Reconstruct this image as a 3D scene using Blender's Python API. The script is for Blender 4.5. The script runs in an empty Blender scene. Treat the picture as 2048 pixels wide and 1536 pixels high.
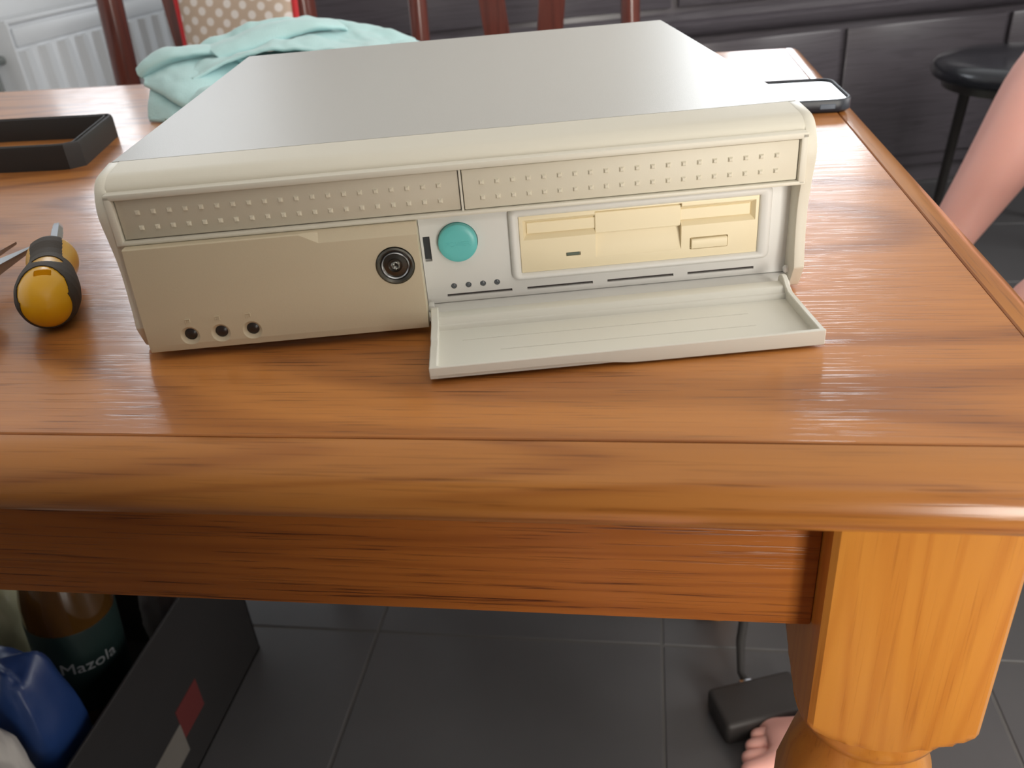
import bpy, bmesh, math, random
from mathutils import Vector, Matrix, noise

# ---------------------------------------------------------------- scene, camera, light
T = 0.74                      # height of the table top above the floor; all layout heights below are relative to the table top
sc = bpy.context.scene
col = sc.collection
sc.view_settings.view_transform = 'Standard'
sc.view_settings.look = 'None'
sc.view_settings.gamma = 1.0
sc.view_settings.use_curve_mapping = False
sc.view_settings.exposure = 0.0

F_PX = 1713.6
RIGHT = Vector((0.98829, 0.13298, -0.07480)); UP = Vector((-0.00208, 0.50151, 0.86515)); FWD = Vector((-0.15256, 0.85486, -0.49591))
cam_d = bpy.data.cameras.new('camera')
cam = bpy.data.objects.new('camera', cam_d); col.objects.link(cam); sc.camera = cam
cam_d.sensor_width = 36.0; cam_d.lens = F_PX * 36.0 / 2048.0
cam_d.clip_start = 0.01
RIGHT.normalize(); FWD.normalize(); FWD = (FWD - RIGHT * FWD.dot(RIGHT)).normalized(); UP = RIGHT.cross(FWD)
cam.matrix_world = Matrix(((RIGHT.x, UP.x, -FWD.x, 0.0373), (RIGHT.y, UP.y, -FWD.y, -0.2366), (RIGHT.z, UP.z, -FWD.z, 0.1588 + T), (0, 0, 0, 1)))
cam_d.dof.use_dof = True; cam_d.dof.focus_distance = 0.40; cam_d.dof.aperture_fstop = 16.0

w = bpy.data.worlds.new('sky'); sc.world = w; w.use_nodes = True
wn = w.node_tree.nodes; wl = w.node_tree.links
bg = wn['Background']; bg.inputs[0].default_value = (0.75, 0.85, 1.0, 1); bg.inputs[1].default_value = 0.6

def area(name, loc, target, sx, sy, energy, color=(1, 1, 1)):
    d = bpy.data.lights.new(name, 'AREA'); d.shape = 'RECTANGLE'; d.size = sx; d.size_y = sy; d.energy = energy; d.color = color
    o = bpy.data.objects.new(name, d); col.objects.link(o)
    o.location = (loc[0], loc[1], loc[2] + T)
    dirv = Vector(target) - Vector(loc)
    o.rotation_euler = dirv.to_track_quat('-Z', 'Y').to_euler()
    return o
# daylight entering through three windows of the room and an added fourth (sizes = the openings)
# (left window: above the radiator; back window: beyond the sideboard; front window: behind the photographer's right; right one: unseen, added to brighten the table top)
area('daylight_back_window', (0.92, 5.03, 0.78), (0.92, 0, 0.78), 0.8, 1.2, 30, (0.90, 0.95, 1.0))
area('daylight_front_door', (1.15, -1.82, 0.30), (1.15, 0.0, 0.30), 0.8, 1.9, 80, (1.0, 0.95, 0.86))
area('added_right_fill', (2.22, 0.95, 0.85), (0.0, 0.95, 0.85), 1.5, 1.2, 52, (1.0, 0.97, 0.93))  # added fill from the unseen right side, lifts the table top
area('daylight_left_window', (-1.67, 2.7, 0.80), (0, 2.7, 0.80), 1.1, 1.0, 15, (0.90, 0.95, 1.0))

# ---------------------------------------------------------------- helpers
def lin(c):
    return tuple(((v / 255.0) / 12.92 if v / 255.0 <= 0.04045 else ((v / 255.0 + 0.055) / 1.055) ** 2.4) for v in c)

def mat(name, rgb, rough=0.5, metal=0.0, spec=0.5, coat=0.0, bump=0.0, bump_scale=400.0, var=0.0, trans=0.0, sss=0.0, sheen=0.0):
    m = bpy.data.materials.new(name); m.use_nodes = True
    nt = m.node_tree; b = nt.nodes['Principled BSDF']
    c = lin(rgb)
    b.inputs['Base Color'].default_value = (*c, 1)
    b.inputs['Roughness'].default_value = rough; b.inputs['Metallic'].default_value = metal
    b.inputs['Specular IOR Level'].default_value = spec
    b.inputs['Coat Weight'].default_value = coat; b.inputs['Coat Roughness'].default_value = 0.1
    b.inputs['Transmission Weight'].default_value = trans
    b.inputs['Sheen Weight'].default_value = sheen
    if sss:
        b.inputs['Subsurface Weight'].default_value = sss; b.inputs['Subsurface Radius'].default_value = (0.012, 0.004, 0.002); b.inputs['Subsurface Scale'].default_value = 1.0
    tc = nt.nodes.new('ShaderNodeTexCoord')
    if var:
        n = nt.nodes.new('ShaderNodeTexNoise'); n.inputs['Scale'].default_value = 14.0; n.inputs['Detail'].default_value = 5
        nt.links.new(tc.outputs['Object'], n.inputs['Vector'])
        mx = nt.nodes.new('ShaderNodeMix'); mx.data_type = 'RGBA'
        mx.inputs['A'].default_value = (*[v * (1 - var) for v in c], 1); mx.inputs['B'].default_value = (*[min(1, v * (1 + var)) for v in c], 1)
        nt.links.new(n.outputs['Fac'], mx.inputs['Factor']); nt.links.new(mx.outputs['Result'], b.inputs['Base Color'])
    if bump:
        n = nt.nodes.new('ShaderNodeTexNoise'); n.inputs['Scale'].default_value = bump_scale; n.inputs['Detail'].default_value = 3
        nt.links.new(tc.outputs['Object'], n.inputs['Vector'])
        bp = nt.nodes.new('ShaderNodeBump'); bp.inputs['Strength'].default_value = bump; bp.inputs['Distance'].default_value = 0.0005
        nt.links.new(n.outputs['Fac'], bp.inputs['Height']); nt.links.new(bp.outputs['Normal'], b.inputs['Normal'])
    return m

def wood(name, light, dark, pore, axis='x', figure=9.0, rough=0.3, pore_amt=0.6, bump=0.25, fig_amt=0.5, coat=0.35, sc_=1.0, offs=(0, 0, 0), rings=70.0):
    """oak-like wood: broad cathedral figure, fine dark pores running along one axis"""
    m = bpy.data.materials.new(name); m.use_nodes = True
    nt = m.node_tree; N = nt.nodes; Lk = nt.links
    b = N['Principled BSDF']
    tc = N.new('ShaderNodeTexCoord')
    def mapping(along, across):
        mp = N.new('ShaderNodeMapping')
        s = [across] * 3; s['xyz'.index(axis)] = along
        mp.inputs['Scale'].default_value = s; mp.inputs['Location'].default_value = offs
        Lk.new(tc.outputs['Object'], mp.inputs['Vector']); return mp
    # cathedral figure: distorted rings
    mp1 = mapping(1.6 * sc_, figure * sc_)
    n1 = N.new('ShaderNodeTexNoise'); n1.inputs['Scale'].default_value = 1.0; n1.inputs['Detail'].default_value = 1.5; n1.inputs['Roughness'].default_value = 0.35; n1.inputs['Distortion'].default_value = 0.25
    Lk.new(mp1.outputs[0], n1.inputs['Vector'])
    ml = N.new('ShaderNodeMath'); ml.operation = 'MULTIPLY'; ml.inputs[1].default_value = rings
    Lk.new(n1.outputs['Fac'], ml.inputs[0])
    sn = N.new('ShaderNodeMath'); sn.operation = 'SINE'; Lk.new(ml.outputs[0], sn.inputs[0])
    r1 = N.new('ShaderNodeMapRange'); r1.inputs['From Min'].default_value = -0.2; r1.inputs['From Max'].default_value = 1.0
    Lk.new(sn.outputs[0], r1.inputs['Value'])
    pw = N.new('ShaderNodeMath'); pw.operation = 'POWER'; pw.inputs[1].default_value = 1.6; pw.use_clamp = True
    Lk.new(r1.outputs[0], pw.inputs[0])
    # long streaks
    mp2 = mapping(5.0 * sc_, 170.0 * sc_)
    n2 = N.new('ShaderNodeTexNoise'); n2.inputs['Scale'].default_value = 1.0; n2.inputs['Detail'].default_value = 3.0
    Lk.new(mp2.outputs[0], n2.inputs['Vector'])
    # pores
    mp3 = mapping(24.0 * sc_, 1000.0 * sc_)
    n3 = N.new('ShaderNodeTexNoise'); n3.inputs['Scale'].default_value = 1.0; n3.inputs['Detail'].default_value = 2.0
    Lk.new(mp3.outputs[0], n3.inputs['Vector'])
    pr = N.new('ShaderNodeMapRange'); pr.inputs['From Min'].default_value = 0.56; pr.inputs['From Max'].default_value = 0.72
    Lk.new(n3.outputs['Fac'], pr.inputs['Value'])
    # pores are denser on the figure's dark bands
    pm = N.new('ShaderNodeMath'); pm.operation = 'MULTIPLY_ADD'; pm.inputs[1].default_value = 0.55; pm.inputs[2].default_value = 0.45
    Lk.new(pw.outputs[0], pm.inputs[0])
    pp = N.new('ShaderNodeMath'); pp.operation = 'MULTIPLY'; Lk.new(pr.outputs[0], pp.inputs[0]); Lk.new(pm.outputs[0], pp.inputs[1])
    pa = N.new('ShaderNodeMath'); pa.operation = 'MULTIPLY'; pa.inputs[1].default_value = pore_amt; Lk.new(pp.outputs[0], pa.inputs[0])
    f1 = N.new('ShaderNodeMath'); f1.operation = 'MULTIPLY'; f1.inputs[1].default_value = fig_amt; Lk.new(pw.outputs[0], f1.inputs[0])
    f2 = N.new('ShaderNodeMath'); f2.operation = 'MULTIPLY_ADD'; f2.inputs[1].default_value = 0.75; f2.inputs[2].default_value = -0.2; f2.use_clamp = True
    Lk.new(n2.outputs['Fac'], f2.inputs[0])
    fs = N.new('ShaderNodeMath'); fs.operation = 'ADD'; fs.use_clamp = True; Lk.new(f1.outputs[0], fs.inputs[0]); Lk.new(f2.outputs[0], fs.inputs[1])
    m1 = N.new('ShaderNodeMix'); m1.data_type = 'RGBA'; m1.inputs['A'].default_value = (*lin(light), 1); m1.inputs['B'].default_value = (*lin(dark), 1)
    Lk.new(fs.outputs[0], m1.inputs['Factor'])
    m2 = N.new('ShaderNodeMix'); m2.data_type = 'RGBA'; m2.inputs['B'].default_value = (*lin(pore), 1)
    Lk.new(pa.outputs[0], m2.inputs['Factor']); Lk.new(m1.outputs['Result'], m2.inputs['A'])
    Lk.new(m2.outputs['Result'], b.inputs['Base Color'])
    b.inputs['Roughness'].default_value = rough
    b.inputs['Specular IOR Level'].default_value = 0.3
    b.inputs['Coat Weight'].default_value = coat; b.inputs['Coat Roughness'].default_value = 0.17
    bp = N.new('ShaderNodeBump'); bp.inputs['Strength'].default_value = bump; bp.inputs['Distance'].default_value = 0.0006; bp.invert = True
    ad = N.new('ShaderNodeMath'); ad.operation = 'MULTIPLY_ADD'; ad.inputs[1].default_value = 0.8
    Lk.new(pr.outputs[0], ad.inputs[0]); Lk.new(n2.outputs['Fac'], ad.inputs[2])
    Lk.new(ad.outputs[0], bp.inputs['Height']); Lk.new(bp.outputs['Normal'], b.inputs['Normal']); Lk.new(bp.outputs['Normal'], b.inputs['Coat Normal'])
    return m

class MB:
    def __init__(s): s.bm = bmesh.new()
    def box(s, lo, hi, bev=0.0, seg=2, mtx=None):
        bm = bmesh.new(); bmesh.ops.create_cube(bm, size=1.0)
        for v in bm.verts:
            v.co = Vector([lo[i] + (v.co[i] + 0.5) * (hi[i] - lo[i]) for i in range(3)])
        if bev: bmesh.ops.bevel(bm, geom=bm.edges[:], offset=bev, segments=seg, profile=0.5, affect='EDGES')
        return s.add(bm, mtx)
    def add(s, bm, mtx=None):
        if mtx is not None: bmesh.ops.transform(bm, matrix=mtx, verts=bm.verts)
        me = bpy.data.meshes.new('tmp'); bm.to_mesh(me); bm.free(); s.bm.from_mesh(me); bpy.data.meshes.remove(me); return s
    def prism(s, poly, axis, a, b, bev=0.0, seg=2, mtx=None):
        """poly in the two other axes (in xyz order), extruded from a to b along axis"""
        bm = bmesh.new(); ai = 'xyz'.index(axis); o = [i for i in range(3) if i != ai]
        rings = []
        for h in (a, b):
            r = []
            for p in poly:
                c = [0, 0, 0]; c[ai] = h; c[o[0]] = p[0]; c[o[1]] = p[1]; r.append(bm.verts.new(c))
            rings.append(r)
        n = len(poly)
        for i in range(n):
            bm.faces.new((rings[0][i], rings[0][(i + 1) % n], rings[1][(i + 1) % n], rings[1][i]))
        bm.faces.new(rings[0][::-1]); bm.faces.new(rings[1])
        bmesh.ops.recalc_face_normals(bm, faces=bm.faces)
        if bev:
            es = [e for e in bm.edges if e.calc_face_angle(0) > 0.5]
            bmesh.ops.bevel(bm, geom=es, offset=bev, segments=seg, profile=0.5, affect='EDGES')
        return s.add(bm, mtx)
    def loops(s, rings, closed=True, cap=True, mtx=None):
        bm = bmesh.new(); R = [[bm.verts.new(p) for p in r] for r in rings]
        for A, B in zip(R, R[1:]):
            n = len(A)
            for i in range(n if closed else n - 1):
                bm.faces.new((A[i], A[(i + 1) % n], B[(i + 1) % n], B[i]))
        if cap and closed:
            bm.faces.new(R[0][::-1]); bm.faces.new(R[-1])
        bmesh.ops.remove_doubles(bm, verts=bm.verts, dist=1e-7)
        bmesh.ops.recalc_face_normals(bm, faces=bm.faces)
        return s.add(bm, mtx)
    def lathe(s, prof, seg=32, mtx=None, cap=True):
        """prof = [(radius, height)...] around local z"""
        rings = [[(r * math.cos(2 * math.pi * i / seg), r * math.sin(2 * math.pi * i / seg), h) for i in range(seg)] for r, h in prof]
        return s.loops(rings, True, cap, mtx)
    def tube(s, pts, rad, seg=12, flat=1.0):
        pts = [Vector(p) for p in pts]
        if not hasattr(rad, '__len__'): rad = [rad] * len(pts)
        t0 = (pts[1] - pts[0]).normalized(); n = t0.orthogonal().normalized(); rings = []
        for i, p in enumerate(pts):
            t = (pts[min(i + 1, len(pts) - 1)] - pts[max(i - 1, 0)]).normalized()
            n = (n - t * n.dot(t)).normalized(); bnm = t.cross(n)
            rings.append([p + (n * math.cos(a) * flat + bnm * math.sin(a)) * rad[i] for a in [2 * math.pi * k / seg for k in range(seg)]])
        return s.loops(rings)
    def grid(s, fn, nu, nv):
        bm = bmesh.new(); V = [[bm.verts.new(fn(i / nu, j / nv)) for j in range(nv + 1)] for i in range(nu + 1)]
        for i in range(nu):
            for j in range(nv): bm.faces.new((V[i][j], V[i + 1][j], V[i + 1][j + 1], V[i][j + 1]))
        return s.add(bm)
    def build(s, name, m, parent=None, smooth=35, top=None):
        me = bpy.data.meshes.new(name); s.bm.to_mesh(me); s.bm.free()
        if smooth:
            for p in me.polygons: p.use_smooth = True
            me.set_sharp_from_angle(angle=math.radians(smooth))
        me.materials.append(m)
        o = bpy.data.objects.new(name, me); col.objects.link(o)
        if parent is not None: o.parent = parent
        return o

def ymat(x, y, z):   # local z of a lathe points to -y (towards the viewer) at (x, y, z)
    return Matrix.Translation((x, y, z)) @ Matrix.Rotation(math.radians(90), 4, 'X')

def tag(o, label=None, cat=None, group=None, kind=None):
    if label: o['label'] = label
    if cat: o['category'] = cat
    if group: o['group'] = group
    if kind: o['kind'] = kind
    return o
def thing(name, label, cat, loc, rotz=0.0, group=None):
    o = bpy.data.objects.new(name, None); col.objects.link(o); o.empty_display_size = 0.05
    o.location = (loc[0], loc[1], loc[2] + T); o.rotation_euler = (0, 0, rotz)
    return tag(o, label, cat, group)
def place(o, loc=(0, 0, 0), rotz=0.0):
    o.location = (loc[0], loc[1], loc[2] + T); o.rotation_euler = (0, 0, rotz); return o
def copy_tree(o, parent=None):
    c = o.copy(); col.objects.link(c); c.parent = parent
    for ch in [x for x in bpy.data.objects if x.parent == o]: copy_tree(ch, c)
    return c
def cut(o, cutter_mb):
    """boolean difference, applied"""
    me = bpy.data.meshes.new('cut'); cutter_mb.bm.normal_update(); cutter_mb.bm.to_mesh(me); cutter_mb.bm.free()
    c = bpy.data.objects.new('cut', me); col.objects.link(c)
    pa = o.parent; o.parent = None
    md = o.modifiers.new('b', 'BOOLEAN'); md.operation = 'DIFFERENCE'; md.object = c; md.solver = 'EXACT'; md.use_self = True
    dg = bpy.context.evaluated_depsgraph_get(); dg.update()
    nm = bpy.data.meshes.new_from_object(o.evaluated_get(dg))
    o.modifiers.clear(); old = o.data; nm.name = old.name; o.data = nm
    for p in nm.polygons: p.use_smooth = True
    nm.set_sharp_from_angle(angle=math.radians(30))
    bpy.data.objects.remove(c); o.parent = pa
    return o
mm = 0.001

# ---------------------------------------------------------------- materials
M = {}
M['top_wood'] = wood('oak_table_top', (198, 130, 66), (150, 90, 42), (92, 52, 22), 'x', 7.0, 0.42, 0.95, 0.22, 0.62, 0.6)
M['band_wood'] = wood('oak_edge', (188, 124, 58), (156, 94, 38), (112, 64, 22), 'x', 22.0, 0.28, 0.7, 0.10, 0.5, 0.7, offs=(3.1, 0.4, 0.7))
M['band_wood_y'] = wood('oak_edge_end', (188, 124, 58), (156, 94, 38), (112, 64, 22), 'y', 22.0, 0.28, 0.7, 0.10, 0.5, 0.7)
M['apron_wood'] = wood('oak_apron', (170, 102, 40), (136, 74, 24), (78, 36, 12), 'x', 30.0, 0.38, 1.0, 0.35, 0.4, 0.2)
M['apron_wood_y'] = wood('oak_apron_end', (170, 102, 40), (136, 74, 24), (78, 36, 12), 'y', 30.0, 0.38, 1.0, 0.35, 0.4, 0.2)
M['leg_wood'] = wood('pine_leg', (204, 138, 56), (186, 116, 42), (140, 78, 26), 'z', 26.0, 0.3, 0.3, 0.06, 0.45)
M['case_paint'] = mat('case_paint', (190, 189, 184), 0.42, bump=0.12, bump_scale=1800)
M['bezel'] = mat('bezel_plastic', (216, 212, 198), 0.45, bump=0.06, bump_scale=1500)
M['cover'] = mat('bay_cover_plastic', (216, 210, 192), 0.5, bump=0.06, bump_scale=1500)
M['cover_left'] = mat('bay_cover_plastic_greyer', (196, 188, 170), 0.5, bump=0.06, bump_scale=1500)
M['panel'] = mat('panel_plastic', (198, 186, 160), 0.5, bump=0.06, bump_scale=1500, var=0.02)
M['fascia'] = mat('fascia_plastic', (226, 226, 223), 0.45)
M['door'] = mat('door_plastic', (216, 215, 206), 0.42, var=0.02)
M['floppy'] = mat('floppy_plastic', (240, 227, 194), 0.45)
M['teal_button'] = mat('teal_button', (104, 200, 200), 0.35)
M['dark_hole'] = mat('dark_hole', (30, 28, 28), 0.6)
M['vent_dark'] = mat('vent_dark', (70, 64, 62), 0.7)
M['led_grey'] = mat('led_grey', (92, 98, 104), 0.25, coat=0.5)
M['led_dark'] = mat('led_dark', (44, 38, 36), 0.3)
M['led_green'] = mat('led_green', (92, 104, 92), 0.3)
M['window_dark'] = mat('window_dark', (52, 56, 60), 0.35)
M['chrome'] = mat('dark_chrome', (150, 150, 146), 0.22, metal=1.0)
M['gunmetal'] = mat('gunmetal', (96, 95, 90), 0.3, metal=1.0)
M['steel'] = mat('steel', (190, 192, 196), 0.22, metal=1.0)
M['rubber'] = mat('rubber', (38, 36, 35), 0.8)
M['tool_yellow'] = mat('tool_yellow', (236, 178, 18), 0.35, coat=0.2)
M['tool_grip'] = mat('tool_grip', (66, 58, 50), 0.7, bump=0.2, bump_scale=900)
M['black_plastic'] = mat('black_plastic', (40, 37, 36), 0.6, bump=0.2, bump_scale=1200)
M['phone_case'] = mat('phone_case', (28, 34, 44), 0.45)
M['phone_glass'] = mat('phone_glass', (14, 15, 18), 0.05, coat=1.0)
M['phone_port'] = mat('phone_port', (70, 82, 98), 0.4)
M['towel'] = mat('towel_terry', (184, 220, 222), 0.95, bump=0.7, bump_scale=700, var=0.05, sheen=0.3)
M['mahogany'] = wood('mahogany', (108, 58, 50), (80, 42, 38), (48, 24, 22), 'z', 20.0, 0.25, 0.3, 0.05, 0.4, 0.5)
M['mahogany_x'] = wood('mahogany_rail', (108, 58, 50), (80, 42, 38), (48, 24, 22), 'x', 20.0, 0.25, 0.3, 0.05, 0.4, 0.5)
M['piping'] = mat('red_piping', (206, 52, 58), 0.8, bump=0.5, bump_scale=300)
M['radiator'] = mat('radiator_enamel', (214, 218, 222), 0.35)
M['grey_metal'] = mat('grey_metal', (120, 126, 126), 0.45)
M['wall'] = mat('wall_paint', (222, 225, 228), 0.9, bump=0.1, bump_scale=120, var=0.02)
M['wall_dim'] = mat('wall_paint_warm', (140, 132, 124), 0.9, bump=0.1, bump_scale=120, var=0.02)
M['ceiling'] = mat('ceiling_paint', (222, 221, 218), 0.95, var=0.01)
M['tile'] = mat('floor_tile', (74, 74, 76), 0.42, var=0.10, bump=0.05, bump_scale=40)
M['grout'] = mat('floor_grout', (84, 83, 82), 0.9, var=0.1)
M['dark_wood'] = wood('dark_sideboard_wood', (82, 78, 84), (64, 60, 66), (40, 36, 40), 'x', 24.0, 0.32, 0.4, 0.05, 0.4, 0.3)
M['leather'] = mat('black_leather', (38, 40, 46), 0.22, bump=0.08, bump_scale=160, coat=0.3)
M['skin'] = mat('skin', (238, 180, 168), 0.55, sss=0.15, var=0.05)
M['cloth_dark'] = mat('dark_cloth', (44, 46, 58), 0.9, bump=0.4, bump_scale=300)
M['cloth_grey'] = mat('grey_cloth', (110, 112, 118), 0.9, bump=0.4, bump_scale=300)
M['hair'] = mat('brown_hair', (66, 46, 34), 0.7, bump=0.6, bump_scale=200)
M['carton_black'] = mat('carton_black', (26, 25, 26), 0.7, var=0.15)
M['print_white'] = mat('print_white', (96, 93, 88), 0.7, var=0.2)
M['print_red'] = mat('print_red', (84, 26, 25), 0.7)
M['print_grey'] = mat('print_grey', (140, 144, 146), 0.6)
M['oil_plastic'] = mat('oil_plastic', (92, 62, 26), 0.12, coat=0.6, trans=0.35)
M['label_green'] = mat('label_green', (22, 40, 38), 0.5)
M['cap_yellow'] = mat('cap_red_brown', (120, 52, 30), 0.4)
M['blue_bag'] = mat('blue_plastic', (28, 54, 104), 0.4, var=0.1)
M['white_bag'] = mat('white_film', (176, 174, 170), 0.5, bump=0.6, bump_scale=90)
M['green_bag'] = mat('pale_green_film', (176, 180, 150), 0.4, bump=0.8, bump_scale=80, var=0.15)
M['white_plastic'] = mat('white_upvc', (232, 234, 234), 0.35)
M['pane'] = mat('window_pane', (235, 240, 245), 0.02, trans=1.0)

# polka-dot fabric for the chair pad (flat print on real cushion geometry)
def polka():
    m = bpy.data.materials.new('polka_dot_fabric'); m.use_nodes = True
    nt = m.node_tree; b = nt.nodes['Principled BSDF']; b.inputs['Roughness'].default_value = 0.9
    tc = nt.nodes.new('ShaderNodeTexCoord')
    mp = nt.nodes.new('ShaderNodeMapping'); mp.inputs['Scale'].default_value = (52, 1, 52); mp.inputs['Rotation'].default_value = (0, math.radians(38), 0)
    nt.links.new(tc.outputs['Object'], mp.inputs['Vector'])
    v = nt.nodes.new('ShaderNodeTexVoronoi'); v.voronoi_dimensions = '3D'; v.inputs['Randomness'].default_value = 0.12; v.inputs['Scale'].default_value = 1.0
    sx = nt.nodes.new('ShaderNodeVectorMath'); sx.operation = 'MULTIPLY'; sx.inputs[1].default_value = (1, 0, 1)
    nt.links.new(mp.outputs[0], sx.inputs[0]); nt.links.new(sx.outputs[0], v.inputs['Vector'])
    lt = nt.nodes.new('ShaderNodeMapRange'); lt.inputs['From Min'].default_value = 0.36; lt.inputs['From Max'].default_value = 0.28
    nt.links.new(v.outputs['Distance'], lt.inputs['Value'])
    mx = nt.nodes.new('ShaderNodeMix'); mx.data_type = 'RGBA'
    mx.inputs['A'].default_value = (*lin((198, 178, 160)), 1); mx.inputs['B'].default_value = (*lin((232, 226, 222)), 1)
    nt.links.new(lt.outputs[0], mx.inputs['Factor']); nt.links.new(mx.outputs['Result'], b.inputs['Base Color'])
    return m
M['polka'] = polka()

# ---------------------------------------------------------------- room shell
XL, XR, YB, YF, ZF, ZC = -1.75, 2.3, 5.1, -1.9, -0.74, 1.70
def wall_with_hole(name, m, axis, pos, th, u0, u1, z0, z1, hole):
    b = MB()
    hu0, hu1, hz0, hz1 = hole
    def seg(a, c, e, f):
        if axis == 'x': b.box((pos, a, e), (pos + th, c, f))
        else: b.box((a, pos, e), (c, pos + th, f))
    seg(u0, hu0, z0, z1); seg(hu1, u1, z0, z1); seg(hu0, hu1, z0, hz0); seg(hu0, hu1, hz1, z1)
    o = b.build(name, m, smooth=0); place(o); tag(o, kind='structure'); return o
def window(name, axis, pos, u0, u1, z0, z1, inward):
    e = bpy.data.objects.new(name, None); col.objects.link(e); place(e); tag(e, kind='structure')
    b = MB(); t = 0.05
    def seg(a, c, zz0, zz1, mb):
        if axis == 'x': mb.box((pos - 0.03, a, zz0), (pos + 0.03, c, zz1), 0.004)
        else: mb.box((a, pos - 0.03, zz0), (c, pos + 0.03, zz1), 0.004)
    seg(u0, u1, z0, z0 + t, b); seg(u0, u1, z1 - t, z1, b); seg(u0, u0 + t, z0, z1, b); seg(u1 - t, u1, z0, z1, b)
    mid = (u0 + u1) / 2; seg(mid - 0.03, mid + 0.03, z0, z1, b)
    b.build('window_frame', M['white_plastic'], e)
    for a, c in ((u0 + t, mid - 0.03), (mid + 0.03, u1 - t)):
        p = MB()
        if axis == 'x': p.box((pos - 0.004, a, z0 + t), (pos + 0.004, c, z1 - t))
        else: p.box((a, pos - 0.004, z0 + t), (c, pos + 0.004, z1 - t))
        p.build('pane', M['pane'], e, smooth=0)
    s = MB()
    if axis == 'x': s.box((pos + inward * 0.03, u0 - 0.03, z0 - 0.03), (pos + inward * 0.16, u1 + 0.03, z0), 0.004)
    else: s.box((u0 - 0.03, pos + inward * 0.03, z0 - 0.03), (u1 + 0.03, pos + inward * 0.16, z0), 0.004)
    s.build('window_sill', M['white_plastic'], e)
    return e
wall_with_hole('wall_left', M['wall'], 'x', XL - 0.15, 0.15, YF, YB, ZF, ZC, (2.1, 3.3, 0.25, 1.35))
wall_with_hole('wall_back', M['wall'], 'y', YB, 0.15, XL, XR, ZF, ZC, (0.52, 1.32, 0.18, 1.38))
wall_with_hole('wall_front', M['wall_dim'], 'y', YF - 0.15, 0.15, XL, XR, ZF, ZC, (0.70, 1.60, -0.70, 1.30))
wall_with_hole('wall_right', M['wall_dim'], 'x', XR, 0.15, YF, YB, ZF, ZC, (0.15, 1.75, 0.20, 1.50))  # opening made for the added right-hand window
o = MB().box((XL - 0.15, YF - 0.15, ZC), (XR + 0.15, YB + 0.15, ZC + 0.1)).build('ceiling', M['ceiling'], smooth=0); place(o); tag(o, kind='structure')
window('window_1', 'y', YB + 0.07, 0.52, 1.32, 0.18, 1.38, -1)
window('window_2', 'y', YF - 0.07, 0.70, 1.60, -0.70, 1.30, 1)
window('added_window', 'x', XR + 0.07, 0.15, 1.75, 0.20, 1.50, -1)  # unseen window added to go with the right-hand fill light
window('window_3', 'x', XL - 0.07, 2.1, 3.3, 0.25, 1.35, 1)

# floor: every tile a piece of its own, grout bed below
fl = MB().box((XL - 0.15, YF - 0.15, ZF - 0.06), (XR + 0.15, YB + 0.15, ZF - 0.0012)).build('floor', M['grout'], smooth=0); place(fl); tag(fl, kind='structure')
TS = 0.40; gx0, gy0 = 0.062, 0.607
tm = MB(); tm.box((-TS / 2 + 0.0018, -TS / 2 + 0.0018, -0.008), (TS / 2 - 0.0018, TS / 2 - 0.0018, 0.0), 0.0012, 1)
t0 = tm.build('floor_tile', M['tile'], fl, smooth=0); first = True
i0 = math.floor((XL - gx0) / TS); i1 = math.ceil((XR - gx0) / TS); j0 = math.floor((YF - gy0) / TS); j1 = math.ceil((YB - gy0) / TS)
for i in range(i0, i1):
    for j in range(j0, j1):
        t = t0 if first else t0.copy()
        if not first: col.objects.link(t); t.parent = fl
        first = False
        t.location = (gx0 + (i + 0.5) * TS, gy0 + (j + 0.5) * TS, ZF)

# skirting boards
o = MB().box((XL, YF, ZF), (XL + 0.015, YB, ZF + 0.1), 0.003).build('baseboard_left', M['white_plastic']); place(o); tag(o, kind='structure')
o = MB().box((XL + 0.015, YB - 0.015, ZF), (XR, YB, ZF + 0.1), 0.003).build('baseboard_back', M['white_plastic']); place(o); tag(o, kind='structure')

# ---------------------------------------------------------------- dining table
TX0, TX1, TY0, TY1 = -1.25, 0.179, 0.0, 0.722
TH = 0.028; BA = 0.020
tab = thing('dining_table', 'golden oak dining table with thick rounded edge and square-topped turned legs', 'table', (0, 0, 0))
g = 0.0005
MB().box((TX0 + g, TY0 + g, -TH), (TX1 - g, TY1 - g, 0), 0.0005, 1).build('tabletop', M['top_wood'], tab, smooth=0)
prof = [(0.0, -0.0001)]
for k in range(0, 17):
    a = math.pi * k / 16
    prof.append((BA * math.sin(a), -TH / 2 + TH / 2 * math.cos(a) - 0.0001))
prof[0] = (0.0, -0.0007); prof[1] = (0.0007, -0.0001)
prof.append((0.0, -TH))
def band(p0, n0, p1, n1, m):
    b = MB(); rings = []
    for p, n in ((p0, n0), (p1, n1)):
        rings.append([(p[0] + n[0] * o_, p[1] + n[1] * o_, z) for o_, z in prof])
    b.loops(rings, True, True); return b.build('edge_band', m, tab, smooth=40)
band((TX0, TY0), (-1, -1), (TX1, TY0), (1, -1), M['band_wood'])
band((TX1, TY0), (1, -1), (TX1, TY1), (1, 1), M['band_wood_y'])
band((TX1, TY1), (1, 1), (TX0, TY1), (-1, 1), M['band_wood'])
band((TX0, TY1), (-1, 1), (TX0, TY0), (-1, -1), M['band_wood_y'])
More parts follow.
